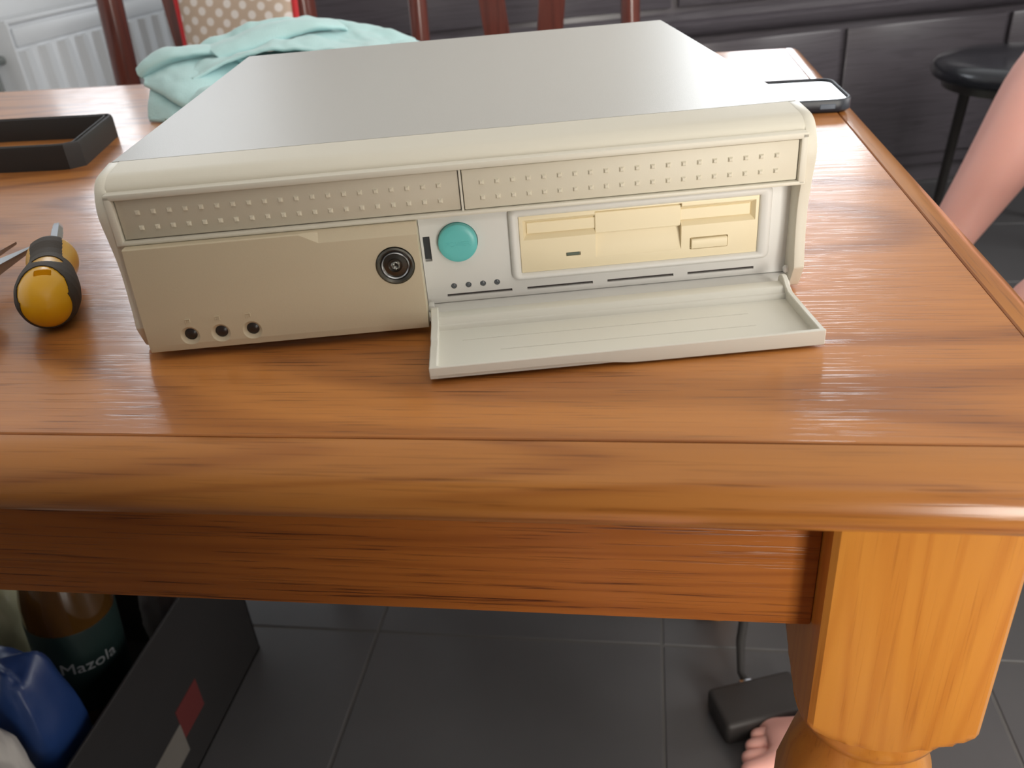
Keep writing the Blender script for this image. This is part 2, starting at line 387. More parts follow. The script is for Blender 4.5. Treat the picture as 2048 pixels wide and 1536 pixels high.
# legs: square block whose lower end is turned into a round profile
LH = 0.0335; LR = LH
def leg_mesh():
    b = MB(); N_ = 96; rings = []
    def sq(a):
        c, s_ = abs(math.cos(a)), abs(math.sin(a)); p = 26.0
        return LH / ((c ** p + s_ ** p) ** (1 / p))
    zs = [(-0.0281, 0.06), (-0.10, 0.06), (-0.140, 0.06), (-0.1455, 0.0478), (-0.148, 0.0465), (-0.151, 0.0440), (-0.154, 0.0408), (-0.157, 0.0372), (-0.1592, 0.0340),
          (-0.1600, 0.0305), (-0.1615, 0.0312), (-0.166, 0.0325), (-0.171, 0.0312), (-0.174, 0.0285), (-0.176, 0.0262), (-0.180, 0.0252), (-0.186, 0.026), (-0.20, 0.031),
          (-0.23, 0.0375), (-0.27, 0.040), (-0.33, 0.0375), (-0.42, 0.031), (-0.52, 0.0255), (-0.60, 0.0225), (-0.63, 0.022), (-0.636, 0.0265), (-0.646, 0.0285), (-0.656, 0.0265),
          (-0.662, 0.022), (-0.675, 0.024), (-0.69, 0.0285), (-0.71, 0.030), (-0.73, 0.025), (-0.74, 0.022)]
    for z, r in zs:
        rings.append([(min(sq(a), r) * math.cos(a), min(sq(a), r) * math.sin(a), z) for a in [2 * math.pi * (k + 0.5) / N_ for k in range(N_)]])
    b.loops(rings); return b
lg = leg_mesh().build('leg', M['leg_wood'], tab, smooth=40)
lx0, lx1, ly0, ly1 = TX0 + 0.0415, 0.1373, 0.0435, TY1 - 0.0435
lg.location = (lx1, ly0, 0)
for p in ((lx0, ly0), (lx1, ly1), (lx0, ly1)):
    c = lg.copy(); col.objects.link(c); c.parent = tab; c.location = (p[0], p[1], 0); c.rotation_euler = (0, 0, math.pi / 2)
AZ = -0.1055
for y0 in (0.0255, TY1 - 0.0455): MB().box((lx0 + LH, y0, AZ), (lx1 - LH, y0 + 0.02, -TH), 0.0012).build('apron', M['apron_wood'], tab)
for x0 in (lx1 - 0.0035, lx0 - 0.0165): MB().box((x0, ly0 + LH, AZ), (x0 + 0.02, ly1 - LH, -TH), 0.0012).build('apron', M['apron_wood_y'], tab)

# ---------------------------------------------------------------- desktop computer
CX, CY, TH_ = -0.0347, 0.0884, 0.1918
pc = thing('desktop_computer', 'beige slim desktop computer with drive doors and its lower flap hanging open', 'computer', (CX, CY, 0), TH_)
def P_(pts): return [(a * mm, b * mm) for a, b in pts]
def B3(a): return tuple(v * mm for v in a)
# sheet-metal cover: U-shaped shell
W2 = 142.0
u = [(-W2, 4), (-W2, 74.6), (-W2 + 0.5, 75.6), (-W2 + 1.5, 76), (W2 - 1.5, 76), (W2 - 0.5, 75.6), (W2, 74.6), (W2, 4), (W2 - 1.2, 4), (W2 - 1.2, 74.4), (W2 - 1.8, 74.8), (-W2 + 1.8, 74.8), (-W2 + 1.2, 74.4), (-W2 + 1.2, 4)]
MB().prism(P_(u), 'y', 25.0 * mm, 293 * mm).build('case_cover', M['case_paint'], pc)
ch = MB().box(B3((-W2 + 1.4, 26, 3.2)), B3((W2 - 1.4, 291, 74.6)), 0.0006, 1).build('chassis', M['gunmetal'], pc)
for fx in (-118, 118):
    for fy in (40, 270): MB().lathe([(0.0085, 0), (0.009, 0.001), (0.009, 0.0033)], 20, Matrix.Translation((fx * mm, fy * mm, 0))).build('rubber_foot', M['rubber'], pc)
# front bezel: one moulded frame
bz = MB()
top_prof = [(24.6, 75.95), (12, 74.7), (9, 74.2), (7, 73.5), (5, 72.3), (3.6, 71.0), (3.2, 69.8), (3.2, 66), (24.6, 66)]
bz.prism(P_(top_prof), 'x', -0.1376, 0.1376)
fl_prof = [(24.6, 75.95), (12, 74.7), (9, 74.2), (7, 73.5), (5.2, 72.5), (3, 70.3), (1.0, 67), (-0.3, 63.5), (-0.6, 60.5), (-0.1, 57), (1.4, 50), (2.9, 42), (3.4, 35), (3.0, 27), (2.2, 19), (1.0, 12.4), (0.9, 11.6), (1.4, 10.8), (4.0, 5), (5.6, 2.0), (7.0, 1.2), (24.6, 1.2)]
for x0, x1 in ((-142, -137.4), (137.4, 142)): bz.prism(P_(fl_prof), 'x', x0 * mm, x1 * mm, 0.0005, 2)
bz.box(B3((-137.8, -1.6, 67.0)), B3((137.8, 8, 69.6)), 0.0007)            # frame top
bz.box(B3((-137.8, -1.6, 48.7)), B3((137.8, 12.5, 50.3)), 0.0005)         # frame bottom
for x0, x1 in ((-137.8, -134.9), (134.9, 137.8)): bz.box(B3((x0, -1.6, 48.9)), B3((x1, 8, 69.4)), 0.0007)
bz.box(B3((-0.15, -0.4, 50)), B3((0.75, 8, 67.3)), 0.0001, 1)             # mullion between the covers
bz.box(B3((-137.8, 5, 50)), B3((137.8, 8, 67.3)))                         # back of the cover bay
bz.box(B3((-137.8, 2, 1.2)), B3((-19.5, 20, 49)))                         # left body behind the panel
bz.build('bezel', M['bezel'], pc, smooth=30)
# drive bay covers with rows of raised studs
sm = MB(); bmx = bmesh.new(); bmesh.ops.create_cone(bmx, cap_ends=True, segments=4, radius1=0.0014, radius2=0.0007, depth=0.001); sm.add(bmx, Matrix.Rotation(math.radians(90), 4, 'X') @ Matrix.Rotation(math.radians(45), 4, 'Z'))
stud0 = sm.build('stud', M['cover'], None, smooth=0); stud_used = False
for x0, x1, yf, d0, d1, mt in ((-134.7, -0.35, 0.5, -126.8, -8.4, 'cover_left'), (0.95, 134.7, -0.1, 8.5, 125.9, 'cover')):
    cv = MB().box(B3((x0 + 0.15, yf, 50.65)), B3((x1 - 0.15, yf + 4, 66.7)), 0.0004).build('drive_bay_cover', M[mt], pc)
    for k in range(20):
        for z in (61.3, 55.1):
            s_ = stud0 if not stud_used else stud0.copy()
            if stud_used: col.objects.link(s_)
            stud_used = True
            s_.parent = cv; s_.location = ((d0 + (d1 - d0) * k / 19) * mm, (yf - 0.45) * mm, z * mm)
# fixed lower-left panel
pp_ = [(2, 48.6), (-5.0, 48.6), (-5.6, 48.2), (-6.4, 40), (-7.1, 28), (-7.8, 14), (-8.1, 7), (-7.6, 4.2), (-5.2, 3.0), (2, 3.0)]
pan = MB().prism(P_(pp_), 'x', -0.1348, -0.0188).build('front_panel', M['panel'], pc)
cu = MB()
for hx in (-117, -104.3, -91.3): cu.lathe([(0.0026, -0.004), (0.0026, -0.0004), (0.0040, 0.0010), (0.0075, 0.0045)], 32, ymat(hx * mm, -7.0 * mm, 10.6 * mm))
cu.lathe([(0.0079, -0.004), (0.0079, 0.006)], 48, ymat(-29.05 * mm, -6.4 * mm, 32.4 * mm))
cut(pan, cu)
cu = MB(); cu.prism(P_([(-12, 44.6), (-5.95, 44.4), (-3.4, 48.0), (-3.2, 50), (-12, 50)]), 'x', -0.058, 0.0)
cu.loops([[(-0.066, -0.012, 0.0487), (-0.066, -0.0055, 0.0486), (-0.066, -0.0050, 0.0487), (-0.066, -0.005, 0.050), (-0.066, -0.012, 0.050)],
          [(-0.0579, -0.012, 0.0446), (-0.0579, -0.00595, 0.0444), (-0.0579, -0.0034, 0.048), (-0.0579, -0.0032, 0.050), (-0.0579, -0.012, 0.050)]])
cut(pan, cu)
for hx in (-117, -104.3, -91.3):
    MB().lathe([(0.00255, 0), (0.00255, 0.001), (0.0016, 0.0016), (0.0004, 0.0018)], 24, ymat(hx * mm, -5.4 * mm, 10.6 * mm)).build('indicator_light', M['led_dark'], pc)
# small moulded symbols above the three lights
def symbol(x, z, bars):
    b = MB()
    for (a, c, ww, hh) in bars: b.box(B3((x + a - ww / 2, -7.95, z + c - hh / 2)), B3((x + a + ww / 2, -7.2, z + c + hh / 2)), 0.00008, 1)
    b.build('moulded_symbol', M['panel'], pan, smooth=0)
symbol(-116.6, 16.6, [(-0.9, 0, 0.35, 2.4), (0.9, 0.5, 0.35, 1.4), (0, 1.1, 2.0, 0.35), (0.4, -0.2, 1.2, 0.3)])
symbol(-104.4, 16.8, [(0, 1.1, 2.2, 0.35), (0, 0.3, 2.2, 0.3), (0, -0.5, 2.2, 0.3), (-0.9, 0.3, 0.3, 1.8), (0.9, 0.3, 0.3, 1.8)])
symbol(-91.8, 16.9, [(0, 1.0, 2.2, 0.35), (0.9, 0.3, 0.35, 1.6), (-0.5, -0.1, 1.2, 0.3), (-0.9, -0.6, 0.3, 1.0)])
# key lock
lk = MB().lathe([(0.0076, -0.003), (0.0076, 0.0004), (0.0070, 0.0010), (0.0060, 0.0003), (0.0058, -0.0004)], 48, ymat(-29.05 * mm, -6.9 * mm, 32.4 * mm)).build('key_lock', M['gunmetal'], pc)
MB().lathe([(0.00585, -0.0006), (0.0058, 0.0003), (0.0054, 0.0007), (0.0050, 0.0003), (0.0050, -0.0006)], 40, ymat(-29.05 * mm, -6.9 * mm, 32.4 * mm)).build('lock_ring', M['steel'], lk)
MB().lathe([(0.0051, -0.002), (0.0051, -0.0004), (0.0030, -0.0002), (0.0029, 0.0004), (0.0026, 0.0004), (0.0025, -0.0006)], 40, ymat(-29.05 * mm, -6.9 * mm, 32.4 * mm)).build('lock_face', M['gunmetal'], lk)
MB().lathe([(0.0018, -0.001), (0.0018, 0.0003), (0.0014, 0.0006), (0.0011, 0.0001), (0.0004, -0.0004)], 32, ymat(-29.05 * mm, -6.9 * mm, 32.4 * mm)).build('lock_core', M['chrome'], lk)
# recessed fascia behind the open door
fa = MB().box(B3((-19.3, 12, 6.0)), B3((137.5, 15, 48.9))).build('recessed_fascia', M['fascia'], pc, smooth=30)
cu = MB()
cu.box(B3((-18.25, 10, 25.5)), B3((-15.3, 14.2, 36.6)))
VENTS = [(-10.7, 17.7), (24.3, 53.0), (59.4, 88.4), (94.6, 123.7)]
for a, b_ in VENTS: cu.box(B3((a, 10, 8.5)), B3((b_, 14.2, 9.7)))
cu.box(B3((22.35, 10, 16.7)), B3((124.05, 20, 42.15)))
cu.lathe([(0.00855, -0.002), (0.00855, 0.004)], 48, ymat(-3.65 * mm, 12 * mm, 33.3 * mm))
for x in (-7.4, -1.1, 5.2, 11.3): cu.lathe([(0.0013, -0.002), (0.0013, 0.004)], 24, ymat(x * mm, 12 * mm, 13.3 * mm))
cut(fa, cu)
MB().box(B3((-18.2, 13.0, 26.3)), B3((-15.35, 14.0, 36.5))).build('sensor_window', M['window_dark'], pc, smooth=0)
for a, b_ in VENTS: MB().box(B3((a + 0.05, 13.1, 8.55)), B3((b_ - 0.05, 14.0, 9.65))).build('vent_slot', M['vent_dark'], pc, smooth=0)
for x in (-7.4, -1.1, 5.2, 11.3): MB().lathe([(0.00125, -0.002), (0.00125, -0.0004), (0.0010, -0.0001), (0.0004, 0.0001)], 20, ymat(x * mm, 12 * mm, 13.3 * mm)).build('indicator_light', M['led_grey'], pc)
pb = MB().lathe([(0.0083, -0.0015), (0.0083, 0.0020), (0.0081, 0.0026), (0.0075, 0.0030), (0.0055, 0.0032), (0.002, 0.00325), (0.0005, 0.00325)], 56, ymat(-3.65 * mm, 12 * mm, 33.3 * mm)).build('power_button', M['teal_button'], pc)
tx = bpy.data.curves.new('moulded_lettering', 'FONT'); tx.body = 'POWER'; tx.size = 0.0030; tx.align_x = 'CENTER'; tx.align_y = 'CENTER'; tx.extrude = 0.00006
to = bpy.data.objects.new('tmp', tx); col.objects.link(to); dg = bpy.context.evaluated_depsgraph_get(); dg.update()
tme = bpy.data.meshes.new_from_object(to.evaluated_get(dg)); bpy.data.objects.remove(to); tme.name = 'moulded_lettering'
tme.materials.clear(); tme.materials.append(M['teal_button'])
to = bpy.data.objects.new('moulded_lettering', tme); col.objects.link(to); to.parent = pb; to.location = (-3.65 * mm, 8.72 * mm, 33.1 * mm); to.rotation_euler = (math.radians(90), 0, 0)
# rounded rim around the floppy drive
def rrect(x0, x1, z0, z1, r, y, n=6):
    pts = []
    for cx, cz, a0 in ((x1 - r, z1 - r, 0), (x0 + r, z1 - r, 90), (x0 + r, z0 + r, 180), (x1 - r, z0 + r, 270)):
        for k in range(n + 1):
            a = math.radians(a0 + 90 * k / n); pts.append(((cx + r * math.cos(a)) * mm, y * mm, (cz + r * math.sin(a)) * mm))
    return pts
X0, X1, Z0, Z1 = 18.2, 129.4, 13.7, 46.0
seq = [(0, 12.2, 3.0), (0.0, 11.0, 3.0), (0.4, 9.9, 2.8), (1.2, 9.2, 2.4), (2.2, 9.1, 1.6), (3.2, 9.7, 0.9), (4.1, 10.8, 0.3), (4.1, 13, 0.3)]
MB().loops([rrect(X0 + d, X1 - d - (1.2 if d > 3 else 0), Z0 + d * 0.75, Z1 - d, r, y) for d, y, r in seq], True, False).build('drive_surround', M['fascia'], pc, smooth=50)
# floppy drive
FX0, FX1, FZ0, FZ1 = 22.4, 124.0, 16.75, 42.1
fd = MB().box(B3((FX0, 10.8, FZ0)), B3((FX1, 16, FZ1)), 0.0004).build('floppy_drive', M['floppy'], pc)
cu = MB()
# bevelled disk slot (wider ends), and the finger recess in the middle
def bevslot(x0, x1, z0, z1, dx, dz, y0=10.0, y1=13.6, bx=1.6, bz=1.8):
    k = (y1 - 10.8)
    return [[(x0 * mm, y1 * mm, z0 * mm), (x1 * mm, y1 * mm, z0 * mm), (x1 * mm, y1 * mm, z1 * mm), (x0 * mm, y1 * mm, z1 * mm)],
            [((x0 - bx) * mm, 10.8 * mm, (z0 - bz) * mm), ((x1 + bx) * mm, 10.8 * mm, (z0 - bz) * mm), ((x1 + bx) * mm, 10.8 * mm, (z1 + bz) * mm), ((x0 - bx) * mm, 10.8 * mm, (z1 + bz) * mm)],
            [((x0 - bx) * mm, y0 * mm, (z0 - bz) * mm), ((x1 + bx) * mm, y0 * mm, (z0 - bz) * mm), ((x1 + bx) * mm, y0 * mm, (z1 + bz) * mm), ((x0 - bx) * mm, y0 * mm, (z1 + bz) * mm)]]
cu.loops(bevslot(25.6, 121.0, 33.2, 38.4, 0, 0))
cut(fd, cu)
cu = MB(); cu.prism(P_([(9, 21.2), (10.85, 21.2), (11.7, 22.6), (12.6, 25.2), (13.4, 28.0), (14.6, 30.6), (14.6, 41.4), (9, 41.4)]), 'x', 0.0545, 0.0912)
cut(fd, cu)
cu = MB(); cu.box(B3((94.9, 9, 20.6)), B3((111.3, 12.5, 25.9)), 0.0005)
cu.box(B3((41.8, 9, 22.7)), B3((48.0, 11.6, 24.3)))
cut(fd, cu)
MB().box(B3((25.75, 12.9, 33.35)), B3((120.85, 13.8, 38.25)), 0.0002, 1).build('dust_door', M['floppy'], fd)
MB().box(B3((54.6, 12.2, 31.2)), B3((91.1, 13.9, 40.4)), 0.0003, 1).build('dust_door', M['floppy'], fd)
MB().box(B3((54.6, 13.0, 30.9)), B3((91.1, 14.0, 41.4))).build('slot_back', M['floppy'], fd, smooth=0)
MB().prism(P_([(10.1, 21.0), (9.9, 21.3), (9.9, 24.6), (10.4, 25.3), (12.6, 25.4), (12.6, 20.9)]), 'x', 0.0955, 0.1109, 0.0002, 1).build('eject_button', M['floppy'], fd)
MB().box(B3((42.0, 10.95, 22.85)), B3((47.6, 11.9, 24.15)), 0.0001, 1).build('indicator_light', M['led_green'], fd)
# sill and hinge pins below the fascia
MB().prism(P_([(15, 5.6), (11.9, 5.6), (4.0, 4.3), (3.2, 3.6), (3.0, 1.8), (15, 1.8)]), 'x', -0.0193, 0.1374).build('door_sill', M['fascia'], pc)
MB().lathe([(0.0017, -0.001), (0.0017, 0.0008), (0.0012, 0.0014), (0.0003, 0.0016)], 20, Matrix.Translation((0.1372, 0.0085, 0.0085)) @ Matrix.Rotation(math.radians(-90), 4, 'Y')).build('hinge_pin', M['fascia'], pc)
MB().box(B3((-19.0, 4.5, 5.8)), B3((-16.6, 9.5, 8.2)), 0.0005).build('hinge_pin', M['fascia'], pc)
# open drop-down door lying in front
DX0, DX1, DY = -17.6, 133.0, -49.0
dd = MB()
dd.box(B3((DX0 + 0.3, DY + 0.8, 1.6)), B3((DX1 - 0.3, -6.5, 3.0)))
dd.prism(P_([(DX0, 2.9), (40, 2.9), (47, 2.5), (58, 1.2), (64, 1.0), (DX1, 1.0), (DX1, 7.4), (DX0, 6.8)]), 'y', DY * mm, (DY + 1.7) * mm, 0.0003, 1)
dd.prism(P_([(DY + 0.4, 1.6), (DY + 0.4, 7.2), (-30, 7.0), (-12, 7.0), (-8, 8.4), (-5.5, 10.2), (-3.0, 11.0), (-0.6, 10.4), (0.8, 8.6), (1.0, 6.8), (-0.6, 4.6), (-4, 1.8)]), 'x', (DX1 - 2.1) * mm, DX1 * mm, 0.0003, 1)
dd.prism(P_([(DY + 0.4, 1.6), (DY + 0.4, 6.6), (-30, 6.5), (-29, 5.8), (-24, 5.8), (-23, 6.7), (-12, 6.8), (-8, 8.2), (-5.5, 9.8), (-3.0, 10.4), (-0.6, 9.8), (0.8, 8.2), (1.0, 6.6), (-0.6, 4.6), (-4, 1.8)]), 'x', DX0 * mm, (DX0 + 3.1) * mm, 0.0003, 1)
dd.prism(P_([(-10.0, 2.5), (-9.4, 4.9), (-8.7, 5.3), (-8.4, 5.3), (-7.2, 7.4), (-6.5, 7.7), (-1.2, 7.7), (-0.6, 7.2), (-0.6, 6.4), (-5.5, 6.0), (-5.5, 1.8)]), 'x', (DX0 + 2) * mm, (DX1 - 1.5) * mm, 0.0002, 1)
for yy in (-20, -31): dd.box(B3((10 if yy == -31 else -5, yy - 0.6, 2.9)), B3((112, yy + 0.6, 3.15)))
dd.build('drop_down_door', M['door'], pc, smooth=30)

# ---------------------------------------------------------------- screwdriver
def axis_matrix(origin, direction):
    d = Vector(direction).normalized(); q = d.to_track_quat('Z', 'Y'); return Matrix.Translation(Vector(origin)) @ q.to_matrix().to_4x4()
sdA = Vector((-0.2252, 0.0775, 0.0142)); sdB = Vector((-0.300, 0.2005, 0.0110))
sd = thing('screwdriver', 'stubby screwdriver with bulbous yellow and dark grey handle beside the computer', 'screwdriver', (sdA.x, sdA.y, 0))
mtx = axis_matrix((0, 0, sdA.z), sdB - sdA)
body = [(0.0003, -0.0005), (0.0042, 0.0003), (0.0085, 0.0028), (0.0112, 0.007), (0.0128, 0.013), (0.0134, 0.020), (0.0131, 0.028), (0.0121, 0.038), (0.0108, 0.047), (0.0102, 0.054), (0.0106, 0.061), (0.0120, 0.069), (0.0122, 0.075), (0.0110, 0.081), (0.0080, 0.0845), (0.004, 0.085)]
def rad(t):
    for (r0, h0), (r1, h1) in zip(body, body[1:]):
        if h0 <= t <= h1: return r0 + (r1 - r0) * (t - h0) / (h1 - h0)
    return body[-1][0]
core = MB().lathe(body, 40, mtx).build('handle_core', M['tool_yellow'], sd, smooth=60)
cu = MB(); cu.box((-0.0036, 0.0085, 0.0115), (0.0036, 0.020, 0.0175), 0.0006, 2, mtx @ Matrix.Rotation(math.radians(8), 4, 'Z'))
cut(core, cu)
# dark rubber grip: shell with openings, wrapping the handle; angle 0 is the upward side
NU, NV = 220, 160
gb = bmesh.new(); V = {}
def inside(a, t):
    a = (a + math.pi) % (2 * math.pi) - math.pi
    if t < 0.0225 - 0.017 * min(1.0, abs(a) / 1.25) ** 1.6: return False            # butt dome shows through
    if ((a - 0.22) / 0.56) ** 2 + ((t - 0.0375) / 0.0078) ** 2 < 1: return False     # oval window
    if ((a + 0.66) / 0.13) ** 2 + ((t - 0.0370) / 0.0060) ** 2 < 1: return False
    if t > 0.050 and abs(a) > 0.80 - 7.0 * (t - 0.050): return False                  # yellow flanks near the neck
    return t < 0.080
def gv(i, j):
    i %= NU
    if (i, j) not in V:
        a = 2 * math.pi * i / NU; t = 0.004 + (0.0815 - 0.004) * j / NV; r = rad(t) + 0.0005
        V[(i, j)] = gb.verts.new((r * math.sin(-a), r * math.cos(a), t))
    return V[(i, j)]
for i in range(NU):
    for j in range(NV):
        a = 2 * math.pi * (i + 0.5) / NU; t = 0.004 + (0.0815 - 0.004) * (j + 0.5) / NV
        if inside(a, t): gb.faces.new((gv(i, j), gv(i + 1, j), gv(i + 1, j + 1), gv(i, j + 1)))
bmesh.ops.recalc_face_normals(gb, faces=gb.faces)
bmesh.ops.solidify(gb, geom=gb.faces[:], thickness=0.0008)
gm = MB(); gm.add(gb, mtx); gm.build('rubber_grip', M['tool_grip'], sd, smooth=60)
MB().lathe([(0.0034, 0.083), (0.0034, 0.128), (0.0031, 0.1285), (0.0031, 0.136), (0.0026, 0.142), (0.0008, 0.147)], 6, mtx).build('shaft', M['steel'], sd, smooth=0)

# ---------------------------------------------------------------- pliers at the table's left, and a black handled tool
pl = thing('long_nose_pliers', 'steel long-nosed pliers with pointed open jaws lying beside the screwdriver', 'pliers', (-0.297, 0.115, 0))
joint = Vector((0.0, -0.004, 0.011))
def jaw(tip, side):
    b = MB(); d = (tip - joint); rings = []
    dn = d.normalized(); sdv = Vector((-dn.y, dn.x, 0)).normalized() * side
    for k in range(9):
        t = k / 8; c = joint + d * t; w_ = 0.0078 * (1 - t) + 0.0010; h = 0.0045 * (1 - t) + 0.0012
        rings.append([c + sdv * 0.0002, c + sdv * w_ + Vector((0, 0, -h * 0.6)), c + sdv * w_ * 0.9 + Vector((0, 0, h * 0.6)), c + sdv * 0.0002 + Vector((0, 0, h))])
    b.loops(rings); return b.build('jaw', M['steel'], pl, smooth=0)
jaw(Vector((0.0055, 0.0490, 0.0115)), -1); jaw(Vector((-0.0035, 0.0500, 0.0135)), 1)
MB().lathe([(0.0078, -0.006), (0.0084, -0.005), (0.0084, 0.005), (0.0078, 0.006)], 24, Matrix.Translation(joint)).build('pivot', M['steel'], pl)
for sgn in (-1, 1):
    pts = [joint + Vector((0.002 * sgn, -0.005, 0)), joint + Vector((0.012 * sgn + 0.010, -0.014, 0.0)), joint + Vector((0.018 * sgn + 0.012, -0.030, -0.002)), joint + Vector((0.021 * sgn + 0.002, -0.070, -0.003)), joint + Vector((0.016 * sgn - 0.01, -0.12, -0.003))]
    MB().tube(pts, [0.0045, 0.0065, 0.0075, 0.0075, 0.006], 14).build('grip', M['rubber'], pl, smooth=60)

# ---------------------------------------------------------------- black plastic frame
fr = thing('plastic_bezel', 'empty black plastic bezel ring lying flat on the table, wood showing inside', 'bezel', (-0.55, 0.415, 0))
outer = [(-0.70, 0.356), (-0.412, 0.3635), (-0.400, 0.3655), (-0.392, 0.375), (-0.419, 0.469), (-0.424, 0.474), (-0.70, 0.470)]
def inset(poly, d):
    n = len(poly); res = []
    for i in range(n):
        p0, p1, p2 = Vector(poly[i - 1]), Vector(poly[i]), Vector(poly[(i + 1) % n])
        e1 = (p1 - p0).normalized(); e2 = (p2 - p1).normalized(); n1 = Vector((-e1.y, e1.x)); n2 = Vector((-e2.y, e2.x))
        k = (n1 + n2); k = k / max(0.3, k.dot(n1)); res.append(tuple(p1 + k * d))
    return res
rings = []
for d, z in ((0.0, 0.0), (0.0, 0.016), (0.0008, 0.0185), (0.0022, 0.0190), (0.0026, 0.0170), (0.0050, 0.0170), (0.0054, 0.0186), (0.0064, 0.0186), (0.0070, 0.0175), (0.0070, 0.0)):
    rings.append([(x + 0.55, y - 0.415, z) for x, y in inset(outer, d)])
MB().loops(rings + [rings[0]], True, False).build('frame_wall', M['black_plastic'], fr, smooth=35)

# ---------------------------------------------------------------- phone
ph = thing('smartphone', 'smartphone in a dark blue case lying face up by the table edge', 'phone', (0.112, 0.4755, 0), 0.03)
def rr2(hx, hy, r, z, n=8):
    pts = []
    for sx, sy, a0 in ((1, 1, 0), (-1, 1, 90), (-1, -1, 180), (1, -1, 270)):
        for k in range(n + 1):
            a = math.radians(a0 + 90 * k / n); pts.append((sx * (hx - r) + r * math.cos(a), sy * (hy - r) + r * math.sin(a), z))
    return pts
HX, HY = 0.076, 0.040
MB().loops([rr2(HX - 0.002, HY - 0.002, 0.011, 0.0), rr2(HX, HY, 0.012, 0.0018), rr2(HX, HY, 0.012, 0.0088), rr2(HX - 0.0008, HY - 0.0008, 0.0115, 0.0098), rr2(HX - 0.0020, HY - 0.0020, 0.0105, 0.0098), rr2(HX - 0.0028, HY - 0.0028, 0.010, 0.0090), rr2(HX - 0.0028, HY - 0.0028, 0.010, 0.0076)], True, True).build('case', M['phone_case'], ph, smooth=50)
MB().loops([rr2(HX - 0.003, HY - 0.003, 0.010, 0.0074), rr2(HX - 0.003, HY - 0.003, 0.010, 0.0082), rr2(HX - 0.0034, HY - 0.0034, 0.0097, 0.0085)], True, True).build('screen', M['phone_glass'], ph, smooth=30)
MB().box((0.052, -HY - 0.0003, 0.0030), (0.063, -HY + 0.001, 0.0066), 0.0003, 1).build('side_button', M['phone_port'], ph)
for bx in (0.028, 0.036): MB().box((bx, -HY - 0.0003, 0.0035), (bx + 0.005, -HY + 0.001, 0.0060), 0.0003, 1).build('side_button', M['phone_port'], ph)

# ---------------------------------------------------------------- towel heap
tw = MB()
def sm01(t): t = max(0.0, min(1.0, t)); return t * t * (3 - 2 * t)
def seg_d(p, a, b):
    p, a, b = Vector(p), Vector(a), Vector(b); t = max(0, min(1, (p - a).dot(b - a) / (b - a).length_squared)); return (p - a - (b - a) * t).length, t
RID = [((-0.075, -0.03), (0.0, 0.02), 0.030, 0.024), ((-0.03, 0.04), (0.10, 0.09), 0.040, 0.034), ((-0.02, -0.06), (0.08, -0.01), 0.03, 0.025)]
def towel_h(x, y):
    h = 0.0
    for a_, b_, w_, hh in RID:
        d_, t_ = seg_d((x, y), a_, b_)
        h = max(h, hh * math.sqrt(max(0.0, 1 - (d_ / (w_ * 1.35)) ** 2)) if d_ < w_ * 1.35 else 0.0)
    return h
def towel(u_, v_):
    x = -0.175 + 0.40 * u_; y = -0.13 + 0.31 * v_
    wx = x + 0.012 * noise.noise(Vector((x * 14, y * 14, 4.0))); wy = y + 0.012 * noise.noise(Vector((x * 14, y * 14, 9.0)))
    h = towel_h(wx, wy)
    h = h * (1 + 0.10 * noise.noise(Vector((x * 30, y * 30, 1.7)))) + (0.0012 * noise.noise(Vector((x * 120, y * 120, 2.0))) if h > 0.004 else 0)
    k = sm01(h / 0.05)
    return (x - 0.016 * k * (1 - sm01((x + 0.12) / 0.12)), y - 0.014 * k * (1 - sm01((y + 0.05) / 0.1)), max(0.0018, h))
tw.grid(towel, 150, 120)
bmesh.ops.delete(tw.bm, geom=[f for f in tw.bm.faces if max(v.co.z for v in f.verts) < 0.0021], context='FACES')
# folded layers of cloth: each is a sheet through a net of points (columns left to right, each from back to front)
SHA = [[(-0.1134, -0.0, 0.0281), (-0.1134, -0.04, 0.0401), (-0.1107, -0.05, 0.0363), (-0.1113, -0.043, 0.0318), (-0.1046, -0.052, 0.0309), (-0.1015, -0.057, 0.029), (-0.0975, -0.029, 0.023)], [(-0.1027, 0.01, 0.0385), (-0.1027, -0.03, 0.0505), (-0.0963, -0.047, 0.0449), (-0.0963, -0.037, 0.0373), (-0.084, -0.06, 0.0314), (-0.0817, -0.069, 0.0232), (-0.0777, -0.041, 0.0172)], [(-0.0808, 0.025, 0.0422), (-0.0808, -0.015, 0.0542), (-0.0694, -0.035, 0.0504), (-0.0738, -0.023, 0.0432), (-0.0575, -0.06, 0.031), (-0.0572, -0.085, 0.0147), (-0.0532, -0.057, 0.0087)], [(-0.0525, 0.04, 0.0387), (-0.0525, 0.0, 0.0507), (-0.0456, -0.017, 0.0476), (-0.049, -0.011, 0.0413), (-0.0362, -0.05, 0.0258), (-0.0347, -0.085, 0.0074), (-0.0307, -0.057, 0.0014)], [(-0.0233, 0.05, 0.0267), (-0.0233, 0.01, 0.0387), (-0.0204, -0.005, 0.0355), (-0.0251, -0.003, 0.0303), (-0.0203, -0.035, 0.0152), (-0.0171, -0.075, -0.0015), (-0.0131, -0.047, -0.0075)]]
